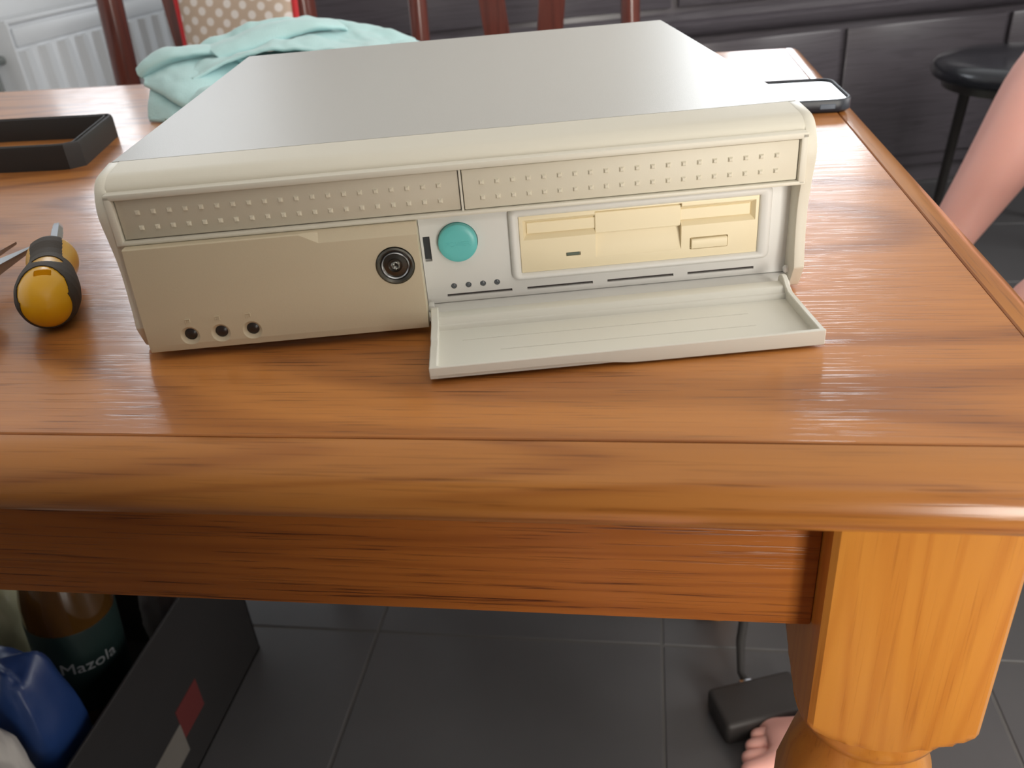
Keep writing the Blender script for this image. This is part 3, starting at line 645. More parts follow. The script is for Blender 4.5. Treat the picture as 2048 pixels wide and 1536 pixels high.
SHB = [[(-0.0897, 0.075, 0.0156), (-0.0897, 0.025, 0.0456), (-0.0813, 0.005, 0.0408), (-0.0679, -0.025, 0.0369), (-0.0524, -0.06, 0.0316)], [(-0.0576, 0.1, 0.0263), (-0.0576, 0.05, 0.0563), (-0.0501, 0.03, 0.0512), (-0.038, 0.0, 0.0467), (-0.024, -0.035, 0.0409)], [(-0.0209, 0.12, 0.032), (-0.0209, 0.07, 0.062), (-0.0142, 0.05, 0.0567), (-0.0034, 0.02, 0.0519), (0.009, -0.015, 0.0457)], [(0.0168, 0.135, 0.0298), (0.0168, 0.085, 0.0598), (0.0227, 0.065, 0.0544), (0.0323, 0.035, 0.0496), (0.0433, 0.0, 0.0432)], [(0.0558, 0.145, 0.0219), (0.0558, 0.095, 0.0519), (0.061, 0.075, 0.0465), (0.0694, 0.045, 0.0418), (0.0791, 0.01, 0.0356)], [(0.0913, 0.15, 0.0137), (0.0913, 0.1, 0.0437), (0.0959, 0.08, 0.0385), (0.1033, 0.05, 0.034), (0.1118, 0.015, 0.0279)], [(0.1211, 0.155, 0.0014), (0.1211, 0.105, 0.0314), (0.1251, 0.085, 0.0263), (0.1316, 0.055, 0.0221), (0.1391, 0.02, 0.0163)]]
SHD = [[(-0.0598, 0.015, 0.0421), (-0.0598, -0.005, 0.0501), (-0.0502, -0.0185, 0.05), (-0.0406, -0.02, 0.0419), (-0.0406, -0.008, 0.0379)], [(-0.0336, 0.04, 0.0493), (-0.0336, 0.02, 0.0573), (-0.0212, 0.004, 0.0573), (-0.0089, 0.0, 0.0493), (-0.0089, 0.012, 0.0453)], [(-0.0061, 0.06, 0.0552), (-0.0061, 0.04, 0.0632), (0.0055, 0.024, 0.0633), (0.0171, 0.02, 0.0554), (0.0171, 0.032, 0.0514)], [(0.022, 0.08, 0.0552), (0.022, 0.06, 0.0632), (0.0337, 0.044, 0.0648), (0.0454, 0.04, 0.0584), (0.0454, 0.052, 0.0544)], [(0.038, 0.105, 0.0486), (0.038, 0.085, 0.0566), (0.0481, 0.0715, 0.0582), (0.0581, 0.07, 0.0517), (0.0581, 0.082, 0.0477)]]
SHL = [[(-0.0989, -0.053, 0.0245), (-0.0944, -0.07, 0.0146), (-0.0914, -0.085, 0.0)], [(-0.0854, -0.06, 0.0216), (-0.0828, -0.077, 0.0124), (-0.0778, -0.09, -0.0003)], [(-0.0694, -0.07, 0.0156), (-0.0663, -0.085, 0.0089), (-0.0605, -0.095, 0.0028)], [(-0.0537, -0.075, 0.0097), (-0.0502, -0.09, 0.0048), (-0.0439, -0.1, 0.0011)]]

def cr(p, t):
    n = len(p) - 1; x = t * n; i = min(int(x), n - 1); f = x - i
    p0, p1, p2, p3 = p[max(i - 1, 0)], p[i], p[i + 1], p[min(i + 2, n)]
    return 0.5 * ((2 * p1) + (p2 - p0) * f + (2 * p0 - 5 * p1 + 4 * p2 - p3) * f * f + (3 * p1 - p0 - 3 * p2 + p3) * f ** 3)
def sheet(cols, nu, nv, amp, seed):
    cols = [[Vector(p) for p in c] for c in cols]
    def fn(u_, v_):
        p = cr([cr(c, v_) for c in cols], u_)
        p = p + Vector((0, -0.5, 1)) * (amp * noise.noise(p * 38 + Vector((seed, 0, 0))) + 0.35 * amp * noise.noise(p * 95 + Vector((0, seed, 0))))
        return (p.x, p.y, max(0.002, p.z))
    tw.grid(fn, nu, nv)
sheet(SHB, 90, 50, 0.0040, 3.0); sheet(SHA, 70, 60, 0.0022, 7.0); sheet(SHD, 60, 26, 0.0016, 11.0); sheet(SHL, 36, 24, 0.0030, 5.0)
bmesh.ops.recalc_face_normals(tw.bm, faces=tw.bm.faces)
towel_o = tw.build('towel', M['towel'], None, smooth=180)
tag(towel_o, 'crumpled pale turquoise terry towel heaped on the table behind the computer', 'towel')
place(towel_o, (-0.325, 0.605, 0))
sm_ = towel_o.modifiers.new('thick', 'SOLIDIFY'); sm_.thickness = 0.0032; sm_.offset = 0

# ---------------------------------------------------------------- radiator on the left wall
rd = thing('radiator', 'white ribbed panel radiator on the wall behind the chairs', 'radiator', (XL + 0.036, 2.70, ZF))
RY = 0.69; RZ0, RZ1 = 0.10, 0.698
rb = MB()
rb.box((0.055, -RY, RZ0), (0.063, RY, RZ1 - 0.004), 0.002)
rb.box((-0.008, -RY, RZ0), (0.0, RY, RZ1 - 0.004), 0.002)
rb.box((0.0632, -RY + 0.02, RZ1 - 0.062), (0.071, RY - 0.02, RZ1 - 0.014), 0.003)
rb.build('panel', M['radiator'], rd)
MB().box((-0.010, -RY - 0.004, RZ1 - 0.004), (0.074, RY + 0.004, RZ1 + 0.008), 0.003).build('top_grille', M['radiator'], rd)
for sy in (-1, 1): MB().box((-0.010, sy * (RY + 0.002) - 0.004, RZ0), (0.078, sy * (RY + 0.002) + 0.004, RZ1), 0.002).build('side_cover', M['radiator'], rd)
nr = 15
r0 = MB()
r0.prism([(0.0, -0.024), (0.018, -0.013), (0.020, 0.0), (0.018, 0.013), (0.0, 0.024)], 'z', RZ0 + 0.02, RZ1 - 0.072)
r0 = r0.build('rib', M['radiator'], rd)
for k in range(nr):
    r_ = r0 if k == 0 else r0.copy()
    if k: col.objects.link(r_); r_.parent = rd
    r_.location = (0.063, -RY + 0.045 + (2 * RY - 0.09) * k / (nr - 1), 0)
for sy in (-0.5, 0.5): MB().box((-0.03, sy - 0.02, RZ0 + 0.1), (-0.006, sy + 0.02, RZ1 - 0.1), 0.002).build('wall_bracket', M['radiator'], rd)
MB().tube([(0.03, -RY, 0.61), (0.03, -RY - 0.045, 0.61), (0.03, -RY - 0.05, 0.60), (0.03, -RY - 0.05, 0.30), (0.03, -RY - 0.05, 0.0)], [0.012, 0.012, 0.0085, 0.0085, 0.0085], 14).build('pipe', M['grey_metal'], rd, smooth=60)
MB().lathe([(0.010, 0), (0.018, 0.003), (0.019, 0.02), (0.017, 0.045), (0.012, 0.048)], 24, axis_matrix((0.03, -RY - 0.05, 0.615), (0, -1, 0.1))).build('valve', M['grey_metal'], rd, smooth=50)

# ---------------------------------------------------------------- two mahogany chairs on the far side of the table
def make_chair(name, label, loc, rotz, pr):
    c = thing(name, label, 'chair', loc, rotz, 'mahogany chairs on the far side')
    H = 0.46
    st = MB(); st.prism([(-0.20, -0.40), (0.20, -0.40), (0.215, -0.36), (0.185, 0.0), (-0.185, 0.0), (-0.215, -0.36)], 'z', H - 0.035, H, 0.006); st.build('seat', M['mahogany_x'], c)
    st = MB(); st.prism([(-0.18, -0.38), (0.18, -0.38), (0.165, -0.03), (-0.165, -0.03)], 'z', H, H + 0.03, 0.014, 3); st.build('seat_pad', M['cloth_grey'], c)
    for sx in (-1, 1):
        MB().tube([(sx * 0.17, 0.03, 0.0), (sx * 0.17, 0.012, 0.22), (sx * 0.17, 0.0, 0.46), (sx * 0.1685, 0.004, 0.66), (sx * 0.167, 0.016, 0.80), (sx * 0.166, 0.045, 1.0)], [0.015, 0.017, pr + 0.004, pr, pr, pr * 0.9], 16).build('back_post', M['mahogany'], c, smooth=60)
        MB().tube([(sx * 0.185, -0.375, 0.0), (sx * 0.187, -0.375, 0.1), (sx * 0.188, -0.375, 0.25), (sx * 0.188, -0.375, 0.43)], [0.013, 0.018, 0.021, 0.022], 16).build('leg', M['mahogany'], c, smooth=60)
        MB().tube([(sx * 0.185, -0.37, 0.18), (sx * 0.172, 0.012, 0.18)], 0.009, 10).build('stretcher', M['mahogany_x'], c, smooth=60)
        sp = [(sx * 0.050, -0.004, 0.46), (sx * 0.036, -0.002, 0.56), (sx * 0.037, 0.0, 0.66), (sx * 0.046, 0.006, 0.74), (sx * 0.054, 0.015, 0.82), (sx * 0.046, 0.036, 0.96)]
        b = MB(); rings = []
        for x, y, z in sp: rings.append([(x - 0.019, y - 0.005, z), (x + 0.019, y - 0.005, z), (x + 0.021, y, z), (x + 0.019, y + 0.005, z), (x - 0.019, y + 0.005, z), (x - 0.021, y, z)])
        b.loops(rings); b.build('back_slat', M['mahogany'], c, smooth=40)
    MB().tube([(-0.185, -0.37, 0.2), (0.185, -0.37, 0.2)], 0.009, 10).build('stretcher', M['mahogany_x'], c, smooth=60)
    b = MB(); rings = []
    for k in range(9):
        x = -0.195 + 0.39 * k / 8; y = 0.048 + 0.02 * (1 - ((k - 4) / 4) ** 2); zz = 0.955 + 0.02 * (1 - ((k - 4) / 4) ** 2)
        rings.append([(x, y - 0.011, zz), (x, y + 0.011, zz), (x, y + 0.013, zz + 0.04), (x, y, zz + 0.075), (x, y - 0.009, zz + 0.04)])
    b.loops(rings); b.build('top_rail', M['mahogany_x'], c, smooth=50)
    return c
make_chair('dining_chair', 'dark red wooden chair in front of the white radiator, polka-dot cushion on it', (-0.678, 1.20, ZF), 0.0, 0.021)
make_chair('dining_chair', 'dark red wooden chair with bare curved back slats, in front of the dark sideboard', (-0.153, 1.20, ZF), 0.0, 0.015)
# polka-dot cushion with red piping leaning against the first chair's back
cs = thing('cushion', 'beige polka-dot cushion with red piping leaning against the chair back', 'cushion', (-0.595, 1.118, ZF + 0.494))
def pillow(hw_, hh, th):
    b = bmesh.new(); n = 20; front = []
    m2 = MB()
    for sgn in (-1, 1):
        def fn(u_, v_):
            a, c_ = 2 * u_ - 1, 2 * v_ - 1
            e = (1 - a ** 4) * (1 - c_ ** 4)
            return (a * hw_ * (1 - 0.04 * (1 - c_ * c_)), sgn * th * max(0, e) ** 0.5, hh + c_ * hh)
        m2.grid(fn, n, n)
    bmesh.ops.remove_doubles(m2.bm, verts=m2.bm.verts, dist=1e-5); bmesh.ops.recalc_face_normals(m2.bm, faces=m2.bm.faces)
    return m2
tilt = Matrix.Rotation(math.radians(-6), 4, 'X')
po = pillow(0.098, 0.17, 0.024)
bmesh.ops.transform(po.bm, matrix=tilt, verts=po.bm.verts); po.build('cushion_body', M['polka'], cs, smooth=180)
pts = []
for k in range(65):
    t = (k % 64) / 16; s_ = int(t); f_ = t - s_
    cn = [(-1, -1), (1, -1), (1, 1), (-1, 1), (-1, -1)]
    a = cn[s_][0] + (cn[s_ + 1][0] - cn[s_][0]) * f_; c_ = cn[s_][1] + (cn[s_ + 1][1] - cn[s_][1]) * f_
    pts.append(tilt @ Vector((a * 0.098 * (1 - 0.04 * (1 - c_ * c_)), 0, 0.17 + c_ * 0.17)))
MB().tube(pts, 0.0055, 8).build('piping', M['piping'], cs, smooth=60)

# ---------------------------------------------------------------- dark sideboard
sb = thing('sideboard', 'long dark wooden sideboard with a moulded ledge along its front', 'sideboard', (0.40, 2.44, ZF), math.radians(15.5))
MB().box((-1.32, 0.02, 0.06), (1.75, 0.42, 0.86), 0.004).build('body', M['dark_wood'], sb)
MB().box((-1.35, -0.015, 0.86), (1.78, 0.44, 0.89), 0.008).build('worktop', M['dark_wood'], sb)
MB().prism([(0.02, 0.505), (-0.004, 0.515), (-0.016, 0.530), (-0.018, 0.545), (-0.010, 0.552), (0.006, 0.556), (0.02, 0.575)], 'x', -1.33, 1.76).build('ledge_moulding', M['dark_wood'], sb)
for k in range(6):
    x0 = -1.29 + k * 0.505
    MB().box((x0, 0.006, 0.10), (x0 + 0.485, 0.022, 0.49), 0.004).build('door', M['dark_wood'], sb)
    MB().box((x0, 0.006, 0.59), (x0 + 0.485, 0.022, 0.84), 0.004).build('drawer', M['dark_wood'], sb)
MB().box((-1.28, 0.05, 0.0), (1.71, 0.40, 0.06)).build('plinth', M['dark_wood'], sb, smooth=0)

# ---------------------------------------------------------------- round shiny seat beyond the table end
bc = thing('round_stool', 'round shiny black padded seat on metal legs, standing beyond the table end', 'stool', (0.985, 2.12, ZF))
MB().lathe([(0.12, 0.412), (0.215, 0.414), (0.230, 0.420), (0.236, 0.432), (0.234, 0.446), (0.224, 0.456), (0.18, 0.461), (0.02, 0.463)], 56).build('seat', M['leather'], bc, smooth=60)
MB().lathe([(0.19, 0.392), (0.205, 0.394), (0.205, 0.412), (0.19, 0.413)], 48).build('seat_ring', M['gunmetal'], bc, smooth=40)
for k in range(4):
    a = math.pi / 4 + k * math.pi / 2
    MB().tube([(0.16 * math.cos(a), 0.16 * math.sin(a), 0.38), (0.19 * math.cos(a), 0.19 * math.sin(a), 0.0)], [0.014, 0.011], 12).build('leg', M['black_plastic'], bc, smooth=60)

# ---------------------------------------------------------------- people (bodies: one skinned surface each)
def skin_body(name, verts, edges, m, parent=None, levels=2):
    """verts: list of (x, y, z, rx[, ry])"""
    me = bpy.data.meshes.new(name); me.from_pydata([v[:3] for v in verts], edges, []); me.update()
    o = bpy.data.objects.new(name, me); col.objects.link(o)
    md = o.modifiers.new('skin', 'SKIN'); md.use_smooth_shade = True; md.branch_smoothing = 0.5
    sv = me.skin_vertices[0].data
    for i, v in enumerate(verts): sv[i].radius = (v[3], v[4] if len(v) > 4 else v[3]); sv[i].use_root = (i == 0)
    sd_ = o.modifiers.new('sub', 'SUBSURF'); sd_.levels = levels; sd_.render_levels = levels
    me.materials.append(m)
    dg_ = bpy.context.evaluated_depsgraph_get(); dg_.update()
    nm = bpy.data.meshes.new_from_object(o.evaluated_get(dg_)); o.modifiers.clear(); o.data = nm; nm.name = name
    for p in nm.polygons: p.use_smooth = True
    if not nm.materials: nm.materials.append(m)
    if parent is not None: o.parent = parent
    return o
class Sk:
    def __init__(s): s.v = []; s.e = []
    def chain(s, start, pts):
        prev = start; ids = []
        for p in pts:
            s.v.append(p); i = len(s.v) - 1
            if prev is not None: s.e.append((prev, i))
            prev = i; ids.append(i)
        return ids
def build_person(label, loc, pelvis, spine, head, armL, armR, legL, legR, shirt, trouser_to, footL, footR):
    """all points relative to loc (floor level); feet are (heel, ball, toe direction)"""
    k = Sk(); root = k.chain(None, [(*pelvis, 0.115, 0.105)])[0]
    sp = k.chain(root, spine); k.chain(sp[-1], head)
    for a in (armL, armR): k.chain(sp[-1], a)
    for l, f in ((legL, footL), (legR, footR)):
        li = k.chain(root, l); fi = k.chain(li[-1], f[0])
        for t in f[1]: k.chain(fi[-1], t)
    o = skin_body('person', k.v, k.e, M['skin'])
    place(o, loc); tag(o, label, 'person'); return o
def foot_chain(ank, dirv, toe_side=1):
    """ankle point, heading (unit, horizontal): foot 0.245 long, returns body chain and five toe chains"""
    a = Vector(ank); d = Vector((dirv[0], dirv[1], 0)).normalized(); s_ = Vector((-d.y, d.x, 0)) * toe_side; z0 = 0.012
    g_ = lambda f, sd, z, r, r2=None: ((a.x + d.x * f + s_.x * sd), (a.y + d.y * f + s_.y * sd), z, r, r2 if r2 else r)
    body = [g_(0.015, 0, 0.055, 0.036, 0.038), g_(0.06, 0, 0.042, 0.032, 0.036), g_(0.115, 0, 0.030, 0.024, 0.042)]
    toes = []
    for i, (sd, ln, r) in enumerate(((-0.030, 0.072, 0.0135), (-0.011, 0.068, 0.010), (0.005, 0.060, 0.0092), (0.020, 0.050, 0.0088), (0.034, 0.038, 0.0084))):
        toes.append([g_(0.115 + 0.022, sd * 0.9, 0.022, r * 1.25), g_(0.115 + ln * 0.6, sd * 0.98, 0.019, r * 1.1), g_(0.115 + ln * 0.85, sd * 1.0, 0.0135, r * 0.95)])
    return body, toes

# person sitting at the right end of the table; one leg crossed, one bare foot on the floor under the table
KN = Vector((0.632, 1.085, 0.690)); AN = Vector((0.474, 1.045, 0.386))
pl_ = (1.06, 1.02, 0.52)
b2, t2 = foot_chain((0.320, 0.447, 0.09), (-1, -0.06), -1)
dA = (AN - KN).normalized()
fA = AN + dA * 0.05
crossed = [(AN.x - 0.02, AN.y - 0.015, AN.z - 0.05, 0.034), (AN.x - 0.08, AN.y - 0.02, AN.z - 0.085, 0.030), (AN.x - 0.14, AN.y - 0.02, AN.z - 0.12, 0.022, 0.038)]
ct = []
for i, (sd, ln, r) in enumerate(((-0.028, 0.07, 0.013), (-0.010, 0.066, 0.010), (0.006, 0.058, 0.009), (0.020, 0.05, 0.0086), (0.033, 0.038, 0.0082))):
    ct.append([(AN.x - 0.14 - 0.025, AN.y - 0.02 + sd, AN.z - 0.13, r * 1.1), (AN.x - 0.14 - ln, AN.y - 0.02 + sd * 1.1, AN.z - 0.13 - ln * 0.5, r * 0.9)])
pr1 = build_person('bare-legged person sitting at the table end in dark shorts, one leg crossed', (0, 0, ZF), pl_,
    [(1.08, 1.04, 0.66, 0.115, 0.095), (1.09, 1.05, 0.82, 0.13, 0.10), (1.09, 1.05, 0.96, 0.14, 0.09), (1.08, 1.05, 1.04, 0.06, 0.055)],
    [(1.07, 1.045, 1.10, 0.050), (1.05, 1.04, 1.17, 0.070, 0.075), (1.04, 1.04, 1.25, 0.074, 0.085), (1.05, 1.04, 1.32, 0.05)],
    [(1.08, 1.22, 0.98, 0.052), (1.03, 1.27, 0.74, 0.043), (0.88, 1.20, 0.66, 0.034), (0.80, 1.16, 0.65, 0.026)],
    [(1.08, 0.86, 0.98, 0.052), (1.03, 0.82, 0.74, 0.043), (0.88, 0.86, 0.64, 0.034), (0.80, 0.88, 0.62, 0.026)],
    [(0.97, 1.11, 0.54, 0.092), (0.80, 1.10, 0.62, 0.080), (KN.x + 0.02, KN.y, KN.z - 0.005, 0.066), (KN.x - 0.035, KN.y - 0.005, KN.z - 0.06, 0.066), (KN.x + dA.x * 0.15, KN.y + dA.y * 0.15, KN.z + dA.z * 0.15, 0.056), (KN.x + dA.x * 0.24, KN.y + dA.y * 0.24, KN.z + dA.z * 0.24, 0.044), (AN.x, AN.y, AN.z, 0.032)],
    [(0.96, 0.92, 0.51, 0.092), (0.68, 0.74, 0.51, 0.080), (0.43, 0.57, 0.50, 0.062), (0.368, 0.525, 0.40, 0.056), (0.338, 0.475, 0.22, 0.044), (0.328, 0.450, 0.09, 0.033)],
    None, None, (crossed, ct), (b2, t2))
# clothing follows the body
shorts = Sk(); r_ = shorts.chain(None, [(1.06, 1.02, 0.52, 0.130, 0.120)])[0]
shorts.chain(r_, [(1.075, 1.035, 0.62, 0.125, 0.108)])
shorts.chain(r_, [(0.97, 1.11, 0.545, 0.108), (0.86, 1.105, 0.60, 0.098), (0.80, 1.10, 0.622, 0.092)])
shorts.chain(r_, [(0.96, 0.92, 0.515, 0.108), (0.84, 0.84, 0.515, 0.098), (0.75, 0.785, 0.512, 0.094)])
skin_body('shorts', shorts.v, shorts.e, M['cloth_dark'], pr1)
def shirt(parent, cx, cy, z0, z1, face, arms):
    """tee: elliptical torso loft and two sleeves; face = direction the chest points (unit, horizontal)"""
    f_ = Vector((face[0], face[1], 0)).normalized(); s2 = Vector((-f_.y, f_.x, 0)); b = MB(); rings = []
    for t, w_, d_ in ((0.0, 0.165, 0.130), (0.15, 0.168, 0.135), (0.4, 0.172, 0.132), (0.7, 0.190, 0.130), (0.88, 0.195, 0.118), (0.96, 0.15, 0.10), (1.0, 0.075, 0.078), (1.03, 0.07, 0.073)):
        z = z0 + (z1 - z0) * t
        rings.append([Vector((cx, cy, z)) + s2 * (w_ * math.cos(a)) + f_ * (d_ * math.sin(a)) for a in [2 * math.pi * i / 28 for i in range(28)]])
    b.loops(rings)
    for p, q in arms: b.tube([p, (Vector(p) + Vector(q)) / 2, q], [0.080, 0.074, 0.068], 16)
    return b.build('shirt', M['cloth_grey'], parent, smooth=60)
shirt(pr1, 1.085, 1.045, 0.56, 1.05, (-1, 0), [((1.08, 1.20, 0.985), (1.055, 1.25, 0.86)), ((1.08, 0.88, 0.985), (1.055, 0.835, 0.86))])
MB().loops([[(1.06 + r * math.cos(a), 1.04 + r * 0.95 * math.sin(a), z) for a in [2 * math.pi * i / 24 for i in range(24)]] for r, z in ((0.074, 1.22), (0.088, 1.26), (0.084, 1.31), (0.06, 1.35), (0.02, 1.365))]).build('hair', M['hair'], pr1, smooth=180)
# person sitting at the front of the table, behind the camera
b3, t3 = foot_chain((-0.10, -0.22, 0.09), (0, 1), 1); b4, t4 = foot_chain((0.10, -0.24, 0.09), (0, 1), -1)
pr2 = build_person('person sitting at the front of the table in a grey shirt, forearms raised', (0.13, 0.10, ZF), (0.0, -0.62, 0.52),
    [(0.0, -0.64, 0.68, 0.12, 0.10), (0.0, -0.64, 0.86, 0.14, 0.105), (0.0, -0.63, 1.02, 0.15, 0.095), (0.0, -0.62, 1.11, 0.06, 0.055)],
    [(0.0, -0.61, 1.17, 0.050), (0.0, -0.585, 1.23, 0.070, 0.078), (0.0, -0.575, 1.31, 0.075, 0.09), (0.0, -0.585, 1.38, 0.05)],
    [(-0.20, -0.62, 1.03, 0.052), (-0.28, -0.56, 0.82, 0.044), (-0.23, -0.47, 0.85, 0.036), (-0.17, -0.43, 0.885, 0.026)],
    [(0.20, -0.62, 1.03, 0.052), (0.28, -0.54, 0.82, 0.044), (0.15, -0.46, 0.85, 0.036), (0.04, -0.425, 0.885, 0.026)],
    [(-0.10, -0.52, 0.50, 0.092), (-0.12, -0.28, 0.50, 0.078), (-0.12, -0.14, 0.49, 0.062), (-0.11, -0.13, 0.38, 0.056), (-0.10, -0.19, 0.22, 0.045), (-0.10, -0.22, 0.10, 0.033)],
    [(0.10, -0.52, 0.50, 0.092), (0.12, -0.28, 0.50, 0.078), (0.12, -0.16, 0.49, 0.062), (0.11, -0.15, 0.38, 0.056), (0.10, -0.21, 0.22, 0.045), (0.10, -0.24, 0.10, 0.033)],
    None, None, (b3, t3), (b4, t4))
shirt(pr2, 0.0, -0.635, 0.56, 1.12, (0, 1), [((-0.18, -0.62, 1.04), (-0.245, -0.56, 0.90)), ((0.18, -0.62, 1.04), (0.25, -0.56, 0.90))])
shorts = Sk(); r_ = shorts.chain(None, [(0.0, -0.62, 0.52, 0.135, 0.122)])[0]
shorts.chain(r_, [(-0.10, -0.52, 0.505, 0.108), (-0.115, -0.36, 0.505, 0.098), (-0.12, -0.27, 0.505, 0.094)])
shorts.chain(r_, [(0.10, -0.52, 0.505, 0.108), (0.115, -0.36, 0.505, 0.098), (0.12, -0.27, 0.505, 0.094)])
skin_body('shorts', shorts.v, shorts.e, M['cloth_dark'], pr2)
MB().loops([[(0.0 + r * 0.95 * math.cos(a), -0.595 + r * math.sin(a), z) for a in [2 * math.pi * i / 24 for i in range(24)]] for r, z in ((0.074, 1.29), (0.090, 1.33), (0.086, 1.37), (0.06, 1.41), (0.02, 1.425))]).build('hair', M['hair'], pr2, smooth=180)
stp = thing('stool', 'dark round padded stool at the front of the table', 'stool', (0.13, -0.58, ZF))
MB().lathe([(0.10, 0.345), (0.165, 0.348), (0.18, 0.362), (0.178, 0.378), (0.15, 0.39), (0.02, 0.394)], 40).build('seat', M['leather'], stp, smooth=60)
for k in range(4):
    a = math.pi / 4 + k * math.pi / 2
    MB().tube([(0.11 * math.cos(a), 0.11 * math.sin(a), 0.346), (0.16 * math.cos(a), 0.16 * math.sin(a), 0.0)], [0.014, 0.011], 12).build('leg', M['gunmetal'], stp, smooth=60)
# stool under that person
stl = thing('stool', 'dark round padded stool under the seated person at the table end', 'stool', (1.08, 1.03, ZF))
MB().lathe([(0.10, 0.375), (0.165, 0.378), (0.18, 0.392), (0.178, 0.408), (0.15, 0.42), (0.02, 0.424)], 40).build('seat', M['leather'], stl, smooth=60)
for k in range(4):
    a = math.pi / 4 + k * math.pi / 2
    MB().tube([(0.11 * math.cos(a), 0.11 * math.sin(a), 0.376), (0.16 * math.cos(a), 0.16 * math.sin(a), 0.0)], [0.014, 0.011], 12).build('leg', M['gunmetal'], stl, smooth=60)

# ---------------------------------------------------------------- under the table: power adapter, carton with groceries
ad = thing('power_adapter', 'black power adapter with a cable on the floor by the bare foot', 'adapter', (0.176, 0.500, ZF), 0.35)
MB().box((-0.055, -0.030, 0), (0.055, 0.030, 0.034), 0.006, 3).build('body', M['black_plastic'], ad)
MB().box((-0.012, 0.026, 0.022), (0.006, 0.034, 0.030), 0.002).build('cable_clip', M['steel'], ad)
MB().tube([(0.0, 0.028, 0.02), (0.0, 0.05, 0.022), (0.010, 0.075, 0.05), (0.022, 0.085, 0.15), (0.032, 0.085, 0.30), (0.035, 0.09, 0.45), (0.036, 0.11, 0.58)], [0.005, 0.0045, 0.006, 0.006, 0.006, 0.006, 0.006], 10).build('cable', M['rubber'], ad, smooth=60)

cb = thing('carton', 'open black printed carton holding groceries on the floor under the table', 'box', (-0.735, 0.335, ZF))
CW, CD, CH, CT = 0.235, 0.232, 0.214, 0.004
MB().box((-CW, -CD, 0), (CW, CD, CT)).build('bottom', M['carton_black'], cb, smooth=0)
for sx in (-1, 1): MB().box((min(sx * CW, sx * (CW - CT)), -CD, 0), (max(sx * CW, sx * (CW - CT)), CD, CH), 0.001, 1).build('side', M['carton_black'], cb, smooth=0)
for sy in (-1, 1): MB().box((-CW, min(sy * CD, sy * (CD - CT)), 0), (CW, max(sy * CD, sy * (CD - CT)), CH), 0.001, 1).build('side', M['carton_black'], cb, smooth=0)
MB().box((CW, -0.10, 0.04), (CW + 0.0006, 0.035, 0.085)).build('printed_patch', M['print_white'], cb, smooth=0)
MB().box((CW, 0.035, 0.060), (CW + 0.0006, 0.085, 0.105)).build('printed_patch', M['print_red'], cb, smooth=0)
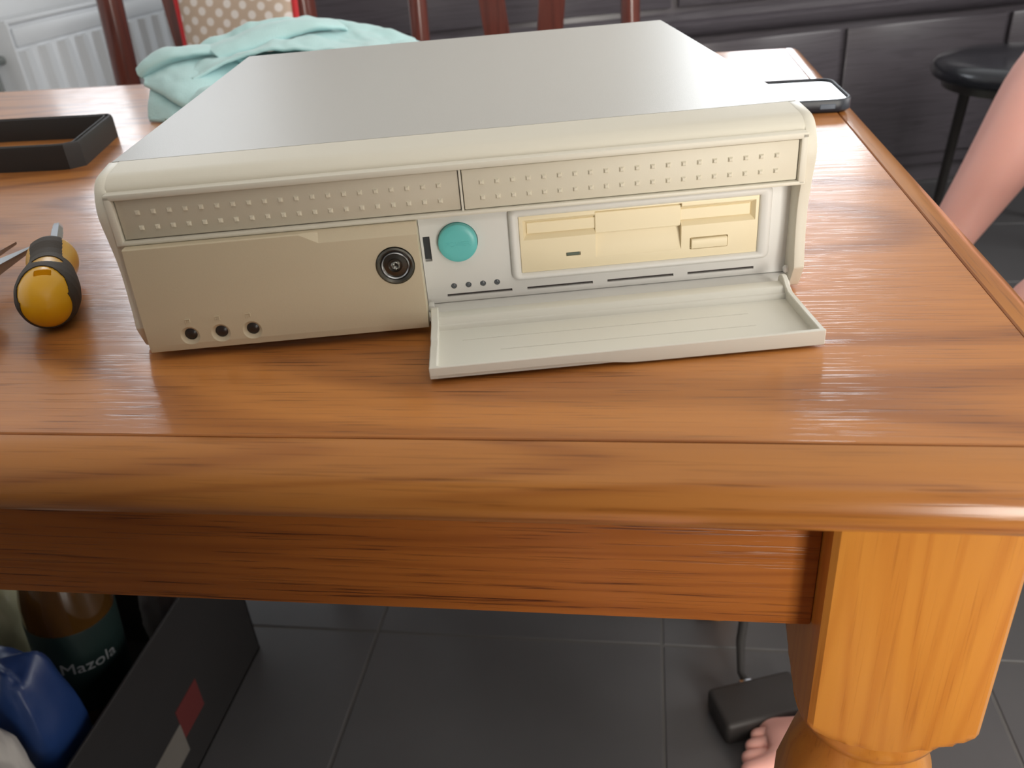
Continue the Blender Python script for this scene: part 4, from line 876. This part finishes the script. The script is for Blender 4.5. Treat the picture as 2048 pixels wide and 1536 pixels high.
# oil bottle
ob = thing('oil_bottle', 'clear oil bottle with dark green label standing in the black carton', 'bottle', (-0.622, 0.385, ZF + CT + 0.0005))
ob.rotation_euler = (0, math.radians(7), 0)
MB().lathe([(0.036, 0.0), (0.045, 0.004), (0.046, 0.02), (0.046, 0.25), (0.045, 0.275), (0.040, 0.305), (0.030, 0.335), (0.018, 0.36), (0.0155, 0.372)], 40).build('body', M['oil_plastic'], ob, smooth=60)
MB().lathe([(0.0185, 0.368), (0.019, 0.371), (0.019, 0.392), (0.017, 0.395)], 28).build('cap', M['cap_yellow'], ob, smooth=50)
MB().lathe([(0.0464, 0.130), (0.0466, 0.132), (0.0466, 0.248), (0.0462, 0.25)], 48, cap=False).build('label', M['label_green'], ob, smooth=60)
def text_mesh(body, size, m, name, wrap_r=None, a0=0.0, parent=None, z=0.0):
    cv_ = bpy.data.curves.new(name, 'FONT'); cv_.body = body; cv_.size = size; cv_.align_x = 'CENTER'; cv_.align_y = 'CENTER'; cv_.extrude = 0.0002
    t_ = bpy.data.objects.new('tmp', cv_); col.objects.link(t_); d_ = bpy.context.evaluated_depsgraph_get(); d_.update()
    me = bpy.data.meshes.new_from_object(t_.evaluated_get(d_)); bpy.data.objects.remove(t_); me.name = name
    for v in me.vertices:
        x, y, e_ = v.co
        a = a0 + x / wrap_r; r = wrap_r + 0.0002 + e_
        v.co = (r * math.sin(a), -r * math.cos(a), z + y)
    me.materials.clear(); me.materials.append(m)
    o = bpy.data.objects.new(name, me); col.objects.link(o); o.parent = parent; return o
text_mesh('Mazola', 0.022, M['print_grey'], 'printed_lettering', 0.0467, math.radians(46), ob, 0.200)
# blue pack, white bag, pale bag
def lump(name, label, cat, loc, sx, sy, sz, m, seed, amp=0.12, sq_=0.6):
    b = MB()
    def fn(u_, v_):
        th = 2 * math.pi * u_; ph_ = math.pi * (v_ - 0.5)
        pw_ = lambda t, e: math.copysign(abs(t) ** e, t)
        x = pw_(math.cos(ph_), sq_) * pw_(math.cos(th), sq_); y = pw_(math.cos(ph_), sq_) * pw_(math.sin(th), sq_); z = pw_(math.sin(ph_), sq_)
        n_ = 1 + amp * noise.noise(Vector((x * 2.2 + seed, y * 2.2, z * 2.2))) + amp * 0.5 * noise.noise(Vector((x * 6, y * 6 + seed, z * 6)))
        return (x * sx * n_, y * sy * n_, max(0.0, sz + z * sz * n_))
    b.grid(fn, 48, 32); bmesh.ops.remove_doubles(b.bm, verts=b.bm.verts, dist=1e-5); bmesh.ops.recalc_face_normals(b.bm, faces=b.bm.faces)
    o = b.build(name, m, None, smooth=180); place(o, loc); tag(o, label, cat); return o
lump('grocery_pack', 'blue plastic grocery pack standing in the black carton beside the oil bottle', 'pack', (-0.570, 0.262, ZF + 0.005), 0.046, 0.034, 0.150, M['blue_bag'], 3.0, 0.06, 0.5)
lump('grocery_bag', 'crumpled white bag lying low in front of the blue pack', 'bag', (-0.556, 0.188, ZF + 0.005), 0.046, 0.034, 0.146, M['white_bag'], 8.0, 0.2, 0.9)
lump('grocery_bag', 'pale green film bag behind the blue pack in the carton', 'bag', (-0.76, 0.43, ZF + 0.005), 0.06, 0.05, 0.125, M['green_bag'], 5.0, 0.2, 0.7)
lump('grocery_bag', 'small grey bag behind the oil bottle in the carton', 'bag', (-0.56, 0.50, ZF + 0.005), 0.035, 0.035, 0.10, M['cloth_grey'], 11.0, 0.15, 0.8)
